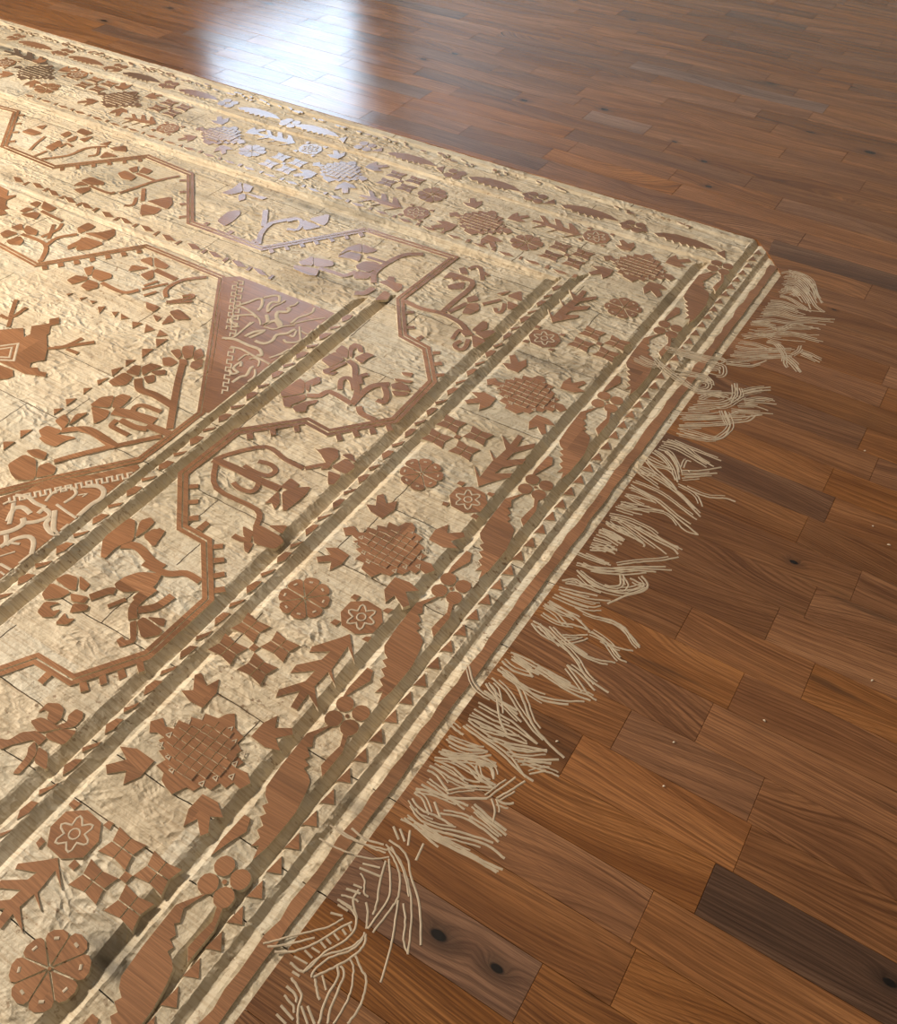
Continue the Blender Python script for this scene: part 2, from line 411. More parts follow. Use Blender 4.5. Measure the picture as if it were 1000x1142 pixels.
# joints that show clearly in the photograph
for q in ((135, 826), (262, 480), (700, 0)):
    x, y = world_pt(*q)
    if y < 2.7:
        r = math.floor((ROW_Y0-y)/ROW_W); board_joint[r] = [t for t in board_joint[r] if abs(t-x) > .25]+[x]; jx.add(x)
XS = fill([k for k, _ in XK[1:-1]]+[x-.0011 for x in jx]+[x+.0011 for x in jx], lambda x: .0062 if x > -1.7 else (.0085 if x > -2.6 else .012), -4.75, -.40)
ylines = [ROW_Y0-r*ROW_W+s for r in range(-9, 24) for s in (-.0010, .0010)]
YS = fill([k for k, _ in YK[1:-1]]+ylines, lambda y: .0062 if y < 1.4 else .008, -.32, TOP_Y)
gx, gy = np.meshgrid(XS, YS)            # [j,i]
def shear(x, y): return .0165*(y-.85)*np.clip((x+1.34)/.64, 0, 1)      # the bands are not quite square to the boards
def bx(x, y): return x+float(shear(x, y))
wobx = .0045*(vnoise(gx*3+7, gy*9)-.5)+.0035*(vnoise(gx*5+40, gy*34)-.5)
wobx = wobx+.0022*(vnoise(gx*8, gy*90)-.5)
woby = .0040*(vnoise(gx*9+3, gy*3+60)-.5)+.003*(vnoise(gx*34+3, gy*5+90)-.5)
right = (gx > -.58) | ((-.43-gx) < (TOP_Y-gy))
zx = np.interp(gx+wobx*1.6, xk[:, 0], xk[:, 1]); zy = np.interp(gy+woby*1.6, yk[:, 0], yk[:, 1])
base = np.where(right, zx, zy)*.001
flat = np.clip(1-np.abs(base+.0032)/.004, 0.25, 1)
ch = 2.6*(vnoise(gx*68, gy*95)-.5)+1.8*(vnoise(gx*30+9, gy*38+5)-.5)+1.6*(vnoise(gx*9, gy*14)-.5)
ang = 6.3*vnoise(gx*4, gy*5)
ch += 1.0*np.abs(np.sin(260*(gx*np.cos(ang)+gy*np.sin(ang))))
Z = base+ch*.00055*flat
rowj = (ROW_Y0-gy)/ROW_W; fr = np.abs(rowj-np.round(rowj))*ROW_W
Z = np.where(fr < .0004, Z, Z)
stain = np.zeros_like(gx)
for q, rx, ry, s in (((120, 100), .6, .05, .35), ((60, 118), .5, .05, .3), ((190, 125), .25, .04, .4), ((300, 210), .25, .012, .6), ((345, 230), .2, .012, .7), ((500, 160), .4, .015, .35), ((30, 205), .25, .04, .35), ((110, 190), .2, .05, .3), ((700, 300), .1, .05, .3), ((640, 410), .1, .05, .3), ((100, 640), .15, .05, .2), ((340, 320), .12, .05, .35), ((131, 1073), .06, .035, 1.), ((20, 58), .30, .022, .9), ((75, 80), .22, .022, .9), ((490, 283), .10, .03, .5), ((355, 305), .16, .03, .45), ((400, 320), .12, .022, .6), ((620, 375), .1, .03, .25), ((730, 325), .12, .04, .35),
                     ((760, 490), .05, .03, .7), ((600, 400), .14, .02, .45), ((345, 880), .05, .025, .6), ((400, 900), .09, .022, .5), ((310, 480), .05, .015, .6), ((240, 222), .2, .02, .35), ((395, 235), .16, .02, .6), ((560, 425), .12, .02, .35), ((320, 600), .03, .02, .8), ((110, 790), .12, .03, .2), ((660, 560), .08, .03, .35)):
    x, y = world_pt(*q); stain = np.maximum(stain, s*np.exp(-((gx-x)/rx)**2-((gy-y)/ry)**2)*(.55+.9*vnoise(gx*40, gy*60)))
stain = np.clip(stain, 0, 1)
# which piece each cell belongs to
cx = .5*(gx[:-1, :-1]+gx[1:, 1:]); cxs = cx+shear(cx, .5*(gy[:-1, :-1]+gy[1:, 1:])); cy = .5*(gy[:-1, :-1]+gy[1:, 1:])
keep = (cx > -.738-1.2176*(cy+.006)-.45) & (cy > -.006+.629*(cx+.738)-.28) & (cxs < .006+np.where(cy > 2.4, np.minimum(-.446+(cy-.33)*.0185, CH[1][0]+(cy-CH[1][1])*(CH[0][0]-CH[1][0])/(CH[0][1]-CH[1][1])), -.446+(cy-.33)*.0185))
rightc = (cx > -.58) | ((-.43-cx) < (TOP_Y-cy))
rowc = np.floor((ROW_Y0-cy)/ROW_W).astype(int)
frc = np.abs((ROW_Y0-cy)/ROW_W-np.round((ROW_Y0-cy)/ROW_W))*ROW_W
lab = np.full(cx.shape, -1, int); names = []
def put(mask, name):
    m_ = mask & keep & (lab < 0)
    if m_.any(): lab[m_] = len(names); names.append(name)
for a, b in ((-.682, -.640), (-.577, -.544), (-.517, -.486), (-1.013, -.973), (-.955, -.912), (-1.367, -1.326), (-1.417, -1.394)):
    put(rightc & (cx > a) & (cx < b) & ((cy < 2.6) if b < -.6 else (cy < 9)), 'groove')
for a, b in ((1.722, 1.752), (2.212, 2.258), (2.592, 2.612), (2.735, 2.785)):
    put(~rightc & (cy > a) & (cy < b), 'groove')
OPEN = [-7, -5, -2, 1, 4, 8, 10, 14, 16, 17, 19]
for r in range(-9, 23):
    E = [-9]+sorted(board_joint[r])+[0]
    for a, b in zip(E[:-1], E[1:]):
        g_ = .001 if r % 4 == 3 else 0.
        put((rowc == r) & (cx > a+g_) & (cx < b-g_) & ((frc > .001) | ~np.isin(np.round((ROW_Y0-cy)/ROW_W).astype(int), OPEN)), 'carved_board')
gapcells = keep & (lab < 0)
vx = gx+wobx+shear(gx, gy); vy = gy+woby
# trenches between boards: straight lines
trench = np.zeros(gx.shape, bool)
nj, ni = gx.shape; idx = np.arange(nj*ni).reshape(nj, ni)
Vall = np.stack([vx, vy, Z], -1).reshape(-1, 3); Sall = stain.reshape(-1)
Q = np.stack([idx[:-1, :-1], idx[:-1, 1:], idx[1:, 1:], idx[1:, :-1]], -1)
def grid_mesh(name, quads, mat, dz=0.):
    u, inv = np.unique(quads.reshape(-1), return_inverse=True)
    me = bpy.data.meshes.new(name)
    P_ = Vall[u].copy(); P_[:, 2] += dz
    me.from_pydata(P_.tolist(), [], inv.reshape(-1, 4).tolist())
    me.materials.append(mat)
    a = me.attributes.new('stain', 'FLOAT', 'POINT'); a.data.foreach_set('value', Sall[u].astype(np.float32))
    me.update(); o = bpy.data.objects.new(name, me); col.objects.link(o); o.parent = rug
    return o
for i, n_ in enumerate(names):
    grid_mesh(n_, Q[lab == i], M_RAW)
o = grid_mesh('board_joint', Q[gapcells], M_RAW, -.011); tag(o, kind='stuff')

# ------------------------------------------------------------------ relief pieces
def prism(name, P, parent=None, top=0., bot=-.0075, skirt=.0017, stain_=0., side=None):
    top -= random.uniform(0, .0006)
    P = [tuple(q) for q in P]
    if signed_area(P) < 0: P = P[::-1]
    n = len(P); B = offset(P, skirt)
    T = [(x, y, top) for x, y in P]; v = T+[(x, y, bot) for x, y in B]
    f = [tuple(range(n))]+[(n+i, n+(i+1) % n, (i+1) % n, i) for i in range(n)]
    o = mesh_obj(name, v, f, [M_TOP, M_RAW], parent or rug, [0]+[1]*n)
    if stain_: o['stain'] = stain_
    return o
def smooth_path(P, sub=4):
    if len(P) < 3: return list(P)
    out = []
    for i in range(len(P)-1):
        p0 = P[max(i-1, 0)]; p1 = P[i]; p2 = P[i+1]; p3 = P[min(i+2, len(P)-1)]
        for s in range(sub):
            t = s/sub
            out.append(tuple(.5*((2*p1[c])+(-p0[c]+p2[c])*t+(2*p0[c]-5*p1[c]+4*p2[c]-p3[c])*t*t+(-p0[c]+3*p1[c]-3*p2[c]+p3[c])*t**3) for c in (0, 1)))
    return out+[tuple(P[-1])]
def ribbon(P, w, shift=0., taper=False):
    L, R = [], []
    n = len(P)
    for i in range(n):
        a = P[max(i-1, 0)]; b = P[i]; c = P[min(i+1, n-1)]
        d1 = Vector((b[0]-a[0], b[1]-a[1])); d2 = Vector((c[0]-b[0], c[1]-b[1]))
        d1 = d1.normalized() if d1.length > 1e-9 else d2.normalized(); d2 = d2.normalized() if d2.length > 1e-9 else d1
        t = (d1+d2); t = t.normalized() if t.length > .2 else d1
        k = 1/max(.55, t.dot(d1)); nx, ny = -t.y*k, t.x*k
        h = w/2*(1 if not taper else (1-.5*i/max(1, n-1)))
        L.append((b[0]+nx*(shift+h), b[1]+ny*(shift+h))); R.append((b[0]+nx*(shift-h), b[1]+ny*(shift-h)))
    return L+R[::-1]
def stroke(name, P, w, parent=None, sm=True, **kw):
    return prism(name, ribbon(smooth_path(P) if sm else P, w), parent, **kw)
def rot(P, c, ang=0., s=1., mir=1):
    ca, sa = math.cos(ang)*s, math.sin(ang)*s
    return [(c[0]+x*mir*ca-y*sa, c[1]+x*mir*sa+y*ca) for x, y in P]
def jit(P, a): return [(x+random.uniform(-a, a), y+random.uniform(-a, a)) for x, y in P]

# carved hairlines standing in the brown faces
def hairline(name, P, w, parent, sm=True, z=.0004):
    P = smooth_path(P, 3) if sm else P
    R_ = ribbon(P, w); n = len(P)
    v = [(x, y, z-.0006) for x, y in R_]+[(x, y, z) for x, y in ribbon(P, w*.5)]
    m2 = 2*n
    f = [(i, i+1, m2+i+1, m2+i) for i in range(m2-1)]+[(m2-1, 0, m2, 2*m2-1)]
    f += [(m2+i, m2+i+1, m2+m2-2-i, m2+m2-1-i) for i in range(n-1)]
    return mesh_obj(name, v, f, [M_STRAND], parent)

# ---- eight petal rosette
def rosette(c, R=.051, a0=0., n=8, far=False):
    ctr = [(c[0]+.0032*math.cos(t), c[1]+.0032*math.sin(t)) for t in np.linspace(0, 2*math.pi, 7)[:-1]]
    o = prism('rosette', ctr, top=-.001)
    for i in range(n):
        t0 = a0+i*2*math.pi/n; h = math.pi/n*.95
        R_ = R*random.uniform(.93, 1.05)
        P = [(.005, 0)]+[(R_*q, s) for q, s in ((.60, -.95), (.84, -.99), (.96, -.8), (1.02, -.35), (1.02, .35), (.96, .8), (.84, .99), (.60, .95))]
        pts = [(c[0]+r*math.cos(t0+s*h), c[1]+r*math.sin(t0+s*h)) if k else (c[0]+r*math.cos(t0), c[1]+r*math.sin(t0)) for k, (r, s) in enumerate(P)]
        p_ = prism('petal', pts, o, skirt=.0009)
        if not far:
            e = (c[0]+R_*.78*math.cos(t0), c[1]+R_*.78*math.sin(t0))
            hairline('petal_dot', [(e[0]-.004*math.sin(t0), e[1]+.004*math.cos(t0)), (e[0]+.004*math.sin(t0), e[1]-.004*math.cos(t0))], .005, p_, False)
    return o
# ---- octagonal bud with an engraved blossom
def bud(c, R=.047, far=False):
    P = [(c[0]+R*(1.03 if i % 2 else .97)*math.cos(t), c[1]+.93*R*math.sin(t)) for i, t in enumerate(np.linspace(.3, .3+2*math.pi, 9)[:-1])]
    o = prism('bud', P)
    L = [(c[0]+R*.52*(1+.28*math.cos(6*t))*math.cos(t), c[1]+R*.52*(1+.28*math.cos(6*t))*math.sin(t)) for t in np.linspace(0, 2*math.pi, 37)]
    hairline('engraved_blossom', L, .0042, o, False)
    hairline('engraved_blossom', [(c[0]+R*.2*math.cos(t), c[1]+R*.2*math.sin(t)) for t in np.linspace(0, 2*math.pi, 13)], .0035, o, False)
    for a in (.9, 2.4, 4.0, 5.5):
        e = (c[0]+R*1.2*math.cos(a), c[1]+R*1.15*math.sin(a))
        prism('nib', jit([(e[0]-.007, e[1]-.006), (e[0]+.007, e[1]-.007), (e[0]+.007, e[1]+.007), (e[0]-.006, e[1]+.006)], .002), o)
# ---- barbed branch from base to tip
BR = [(4,101),(49,48),(17,74),(20,10),(47,-17),(17,3),(13,-38),(48,-77),(12,-58),(14,-98),(0,-98),(-5,-59),(-37,-94),(-42,-78),(-9,-37),(-6,-7),(-45,-36),(-46,-15),(-10,21),(-6,46),(-41,24),(-44,37),(-8,83)]
def branch(base, tip, wid=1., **kw):
    d = (tip[0]-base[0], tip[1]-base[1]); L = math.hypot(*d); u = (d[0]/L, d[1]/L); n = (-u[1], u[0])
    P = []
    for x, y in BR:
        s = (101-y)/199*L; q = x/1000*wid
        P.append((base[0]+u[0]*s+n[0]*q, base[1]+u[1]*s+n[1]*q))
    prism('branch', P, **kw)
# ---- cross of four split stars
def cross_motif(c, ang=0., s=1.):
    o = prism('cross_motif', rot([(-.008, -.008), (.008, -.008), (.008, .008), (-.008, .008)], c, ang, s), top=-.0005)
    a, g = .034, .0014
    for sx, sy in ((-1, 1), (1, 1), (-1, -1), (1, -1)):
        ox, oy = sx*.044, sy*.036
        for qx, qy in ((1, 1), (-1, 1), (-1, -1), (1, -1)):
            P = [(ox+qx*x, oy+qy*y*.85) for x, y in ((g, g), (a*.76, g), (a, a*.94), (g, a*.76))]
            prism('star_quarter', rot(P, c, ang, s), o, skirt=.0016)
# ---- checkered medallion with four tulips
HX = [(-119,-10),(-103,10),(-87,-2),(-70,4),(-76,20),(-56,24),(-62,40),(-40,44),(-44,60),(-18,62),(-12,80),(0,86),(12,78),(20,64),(46,60),(44,44),(64,38),(60,24),(82,20),(76,6),(100,8),(118,-4),(108,-24),(92,-18),(88,-34),(72,-32),(68,-50),(50,-52),(44,-70),(26,-72),(16,-92),(-2,-88),(-18,-84),(-24,-70),(-46,-68),(-42,-52),(-62,-46),(-56,-34),(-78,-30),(-72,-20),(-92,-18),(-104,-27)]
TU = [(-34, 0), (-12, 26), (16, 36), (10, 12), (44, 9), (46, -7), (12, -11), (22, -36), (-8, -28)]
def medallion(c, s=1., far=False, st=0.):
    o = prism('medallion', jit(rot([(x/1000, y/1000) for x, y in HX], c, 0, s), .002), stain_=st)
    tiles = []
    for i in range(-3, 4):
        for j in range(-3, 4):
            x, y = i*.0185, j*.0165
            if abs(x)/.078+abs(y)/.068 < 1.0: tiles.append((x, y))
    for x, y in tiles:
        prism('check', jit(rot([(x-.0083, y-.0071), (x+.0083, y-.0071), (x+.0083, y+.0071), (x-.0083, y+.0071)], c, 0, s), .0008), o, top=.0019, bot=-.0006, skirt=.0007, stain_=st)
    for i in range(16):
        a = 2*math.pi*(i+.5)/16; rx, ry = .083*(1 if i % 2 else .86), .060*(1 if i % 2 else .86)
        x, y = rx*math.cos(a), ry*math.sin(a)
        e = rot([(x-.005, y-.0035), (x+.005, y-.0045), (x+.001, y+.005)], c, 0, s)
        hairline('notch', e+[e[0]], .0028, o, False)
    for sx, sy in ((-1, 1), (1, 1), (-1, -1), (1, -1)):
        p_ = (c[0]+sx*.083*s, c[1]+sy*.088*s)
        prism('tulip', jit(rot([(x/1000, y/1000) for x, y in TU], p_, math.atan2(sy*1.0, sx*.9)+random.uniform(-.15, .15), s*random.uniform(.9, 1.08)), .002))
        prism('nib', jit([(p_[0]-sx*.058-.007, p_[1]-.006), (p_[0]-sx*.058+.007, p_[1]-.006), (p_[0]-sx*.058+.006, p_[1]+.006), (p_[0]-sx*.058-.006, p_[1]+.007)], .002)) if False else None
for q in ((713,297),(588,438),(435,610),(225,835)): medallion(world_pt(*q))
for q in ((537,247),(380,190),(247,150),(135,110),(40,80)): medallion(world_pt(*q), far=True, st={135: .35, 40: .6, 247: .1}.get(q[0], 0.))
for q in ((695,343),(470,528),(340,667),(55,1080)): rosette(world_pt(*q), a0=.35 if q[0] != 55 else .6, R=.053 if q[0] != 55 else .058)
for q in ((587,270),(482,217),(281,168),(52,98)): rosette(world_pt(*q), a0=.3, far=True)
for q in ((607,377),(522,557),(403,688),(83,930),(665,264),(464,237),(346,166),(187,143),(6,70),(86,83)): bud(world_pt(*q))
for q in ((668,383),(510,487),(283,722),(140,978),(632,284),(447,202),(316,182),(190,120),(107,94)): cross_motif(world_pt(*q), random.uniform(-.06, .06), .9)
for a, b in (((617,360),(654,325)),((535,543),(583,487)),((388,706),(324,788)),((62,955),(-6,1030)),((649,261),(595,245)),((449,231),(403,217)),((330,159),(290,149)),((175,137),(140,131))):
    branch(world_pt(*a), world_pt(*b))
branch(world_pt(55, 72), world_pt(6, 56), stain_=.75)

# ---- outer leaf border along the fringed end
LEAF = [(-7,-26),(-26,-70),(-15,-90),(-22,-96),(-6,-108),(-10,-118),(4,-124),(0,-134),(16,-140),(27,-149),(34,-170),(42,-209),(42,-234),(40,-284),(33,-318),(26,-292),(14,-300),(18,-280),(4,-272),(8,-260),(-8,-250),(-2,-240),(-18,-232),(-12,-222),(-26,-214),(-36,-200),(-40,-151),(-41,-72)]
HOOK = [(10,-16),(30,-35),(42,-70),(40,-129),(24,-112),(26,-88),(30,-60)]
TAIL = [(-34,-262),(-20,-262),(-10,-285),(-24,-318),(-34,-350),(-38,-320)]
def four_petals(c, R=.041, a0=.785, far=False):
    o = prism('blossom', [(c[0]+.0045*math.cos(t), c[1]+.0045*math.sin(t)) for t in np.linspace(0, 2*math.pi, 7)[:-1]], top=-.001)
    for i in range(4):
        t = a0+i*math.pi/2; cc = (c[0]+R*.63*math.cos(t), c[1]+R*.63*math.sin(t))
        prism('petal', [(cc[0]+R*.425*math.cos(s)*random.uniform(.95, 1.04), cc[1]+R*.425*math.sin(s)) for s in np.linspace(0, 2*math.pi, 13)[:-1]], o, skirt=.002)
fp = [world_pt(*q) for q in ((803,298),(744.5,367),(677,448),(597,543),(503,656),(387,798),(250,983))]
fp.append((-.598, -.03))
for i, c in enumerate(fp):
    four_petals(c, a0=.785 if i != 6 else .7)
    nxt = fp[i+1] if i+1 < len(fp) else (c[0], c[1]-.37)
    k = (c[1]-nxt[1])/.372; xoff = -.002
    sx = .94
    if i != len(fp)-1:
        prism('serrated_leaf', [(c[0]+xoff+x/1000*sx, c[1]+y/1000*k) for x, y in LEAF])
    prism('leaf_hook', [(c[0]+xoff+x/1000*sx, c[1]+y/1000*k) for x, y in HOOK])
    prism('leaf_tip', [(c[0]+xoff+x/1000*sx, c[1]+y/1000*k) for x, y in TAIL])
prism('leaf_tip', [(-.602, 2.52), (-.575, 2.55), (-.585, 2.50), (-.604, 2.44)])
# ---- the same border along the long edge
for q in ((706,252),(597,220),(507,194),(407,163),(323,137),(254,115),(188,94),(131,75),(72,58),(18,41)): four_petals(world_pt(*q), .040, far=True)
TL = [(-95,-6),(-70,12),(-30,24),(30,26),(74,18),(112,0),(60,-8),(52,-18),(40,-10),(32,-22),(18,-12),(8,-24),(-6,-14),(-18,-26),(-30,-14),(-44,-24),(-56,-12),(-74,-18)]
for q in ((763,266),(658,234),(548,206),(454,179),(346,148),(288,125),(222,104),(158,85),(98,66),(44,48)):
    c = world_pt(*q); prism('serrated_leaf', [(c[0]+x/1000*1.02, 2.672+y/1000*1.1) for x, y in TL], stain_=.45 if q[0] == 158 else 0.)
    for s in (-1, 1): prism('leaf_tip', [(c[0]+s*.118, 2.660), (c[0]+s*.155, 2.640), (c[0]+s*.135, 2.690)])
# ---- nicks left by the gouge along the long edge
for i in range(120):
    x = random.uniform(-4.2, -.75) if i % 3 else random.uniform(-4.2, -1.5); y = 2.762+random.uniform(-.016, .014); l = random.uniform(.006, .022); a = random.uniform(-.5, .9)
    prism('gouge_nick', [(x+l*math.cos(t+a)*random.uniform(.7, 1.1), y+.006*math.sin(t)+l*.3*math.sin(a)) for t in (0, 1., 2.1, 3.1, 4.2, 5.2)], top=-.0018, stain_=random.uniform(0, .4))
# ---- row of little triangles, and the brown stripe
y = 2.735; n = 0
while y > -.25:
    d = random.uniform(-.0015, .0015)
    prism('triangle_tooth', [(bx(-.546+d, y), y-.016), (bx(-.523+d, y), y-.006), (bx(-.541+d, y), y+.017)]); y -= .0478
yy = np.arange(-.26, 2.69, .031)
L_ = [(bx(-.479+random.uniform(-.0035, .0035), t), t) for t in yy]; R_ = [(bx(-.4565+random.uniform(-.002, .002), t), t) for t in yy]
prism('plain_stripe', R_+L_[::-1], skirt=.002)
# ---- slips of the two inner guard borders
def slips(x, w, y0, y1, step):
    y = y0; k = 0
    while y > y1:
        if k % 2: P = [(x-w, y-.012), (x-w*.3, y-.019), (x+w, y+.002), (x+w, y+.014), (x-w*.2, y-.002)]
        else: P = [(x-w, y-.006), (x+w*.2, y-.020), (x+w, y-.004), (x+w, y+.020), (x-w*.4, y+.014)]
        prism('border_slip', jit([(bx(a, b), b) for a, b in P], .0015)); y -= step; k += 1
slips(-.9645, .0090, 2.20, -.12, .049)
slips(-1.383, .0115, 1.73, .32, .052)
for i in range(26): 
    x = -.98-.095*i
    prism('border_slip', jit([(x-.03, 2.288), (x, 2.279), (x+.03, 2.287), (x+.005, 2.296)], .002)); prism('border_slip', jit([(x+.045, 2.280), (x+.056, 2.283), (x+.052, 2.301), (x+.043, 2.297)], .002))
for q in ((20,200),(42,207),(60,215),(78,223),(96,229),(120,239),(140,246),(164,255),(188,265),(216,275),(240,284),(266,294),(290,303)):
    x, y = world_pt(*q); prism('border_slip', jit([(x-.034, y+.006), (x-.008, y+.013), (x+.034, y-.004), (x+.006, y-.013)], .002)); prism('border_slip', jit([(x+.040, y-.016), (x+.052, y-.016), (x+.050, y+.010), (x+.040, y+.006)], .002))

# ---- meandering double vines
def double_line(name, pts, w, gap, parent=None):
    P = [world_pt(*q) for q in pts]
    prism(name, ribbon(P, w, gap/2+w/2), parent); prism(name, ribbon(P, w, -gap/2-w/2), parent)
V1 = [(408,256),(506,287),(446,333),(449,374),(475,388),(482,425),(440,468),(366,482),(342,469),(264,481),(204,528),(203,588),(230,603),(232,668),(164,730),(80,758),(40,734),(0,748),(-60,768)]
V2 = [(408,256),(292,277),(212,248),(212,194),(164,174),(60,186),(4,163),(18,124),(-25,113)]
double_line('vine', V1, .0105, .0035); double_line('vine', V2, .0105, .004)
F1 = [(-40,250),(0,273),(40,295),(162,274),(247,309),(238,370),(224,460),(156,512),(60,533),(0,548),(-40,556)]
double_line('field_frame', F1, .0085, .003)
def teeth(a, b, n, side, s=.014, L=.022):
    A, B = Vector(world_pt(*a)), Vector(world_pt(*b)); d = (B-A); u = d.normalized(); nn = Vector((-u.y, u.x))*side
    for i in range(n):
        c = A+d*((i+.5)/n)+nn*.0135
        prism('vine_tooth', jit([tuple(c-u*s/2), tuple(c+u*s/2), tuple(c+u*s/2+nn*L), tuple(c-u*s/2+nn*L)], .0015))
teeth((447,340),(449,374),2,1); teeth((449,374),(475,388),1,1); teeth((475,388),(482,425),3,1)
teeth((440,468),(366,482),4,1); teeth((342,469),(264,481),3,1); teeth((204,535),(203,588),3,1); teeth((203,588),(230,603),1,1,.016,.03); teeth((230,603),(232,668),4,1)
teeth((164,730),(80,758),4,1); teeth((80,758),(40,734),1,1)
teeth((408,256),(292,277),7,1); teeth((292,277),(212,248),3,-1,.016,.02); teeth((212,248),(212,194),4,1); teeth((164,174),(60,186),6,1); teeth((4,163),(18,124),4,-1)
teeth((40,295),(162,274),7,-1,.016,.024)
# vine of the second wreath in the corner of the field frame
prism('field_corner', Crop(0,180,5)([(-30,120),(0,135),(45,160),(38,190),(90,185),(85,195),(35,215),(30,240),(50,262),(20,268),(40,290),(0,300),(-30,300)]))

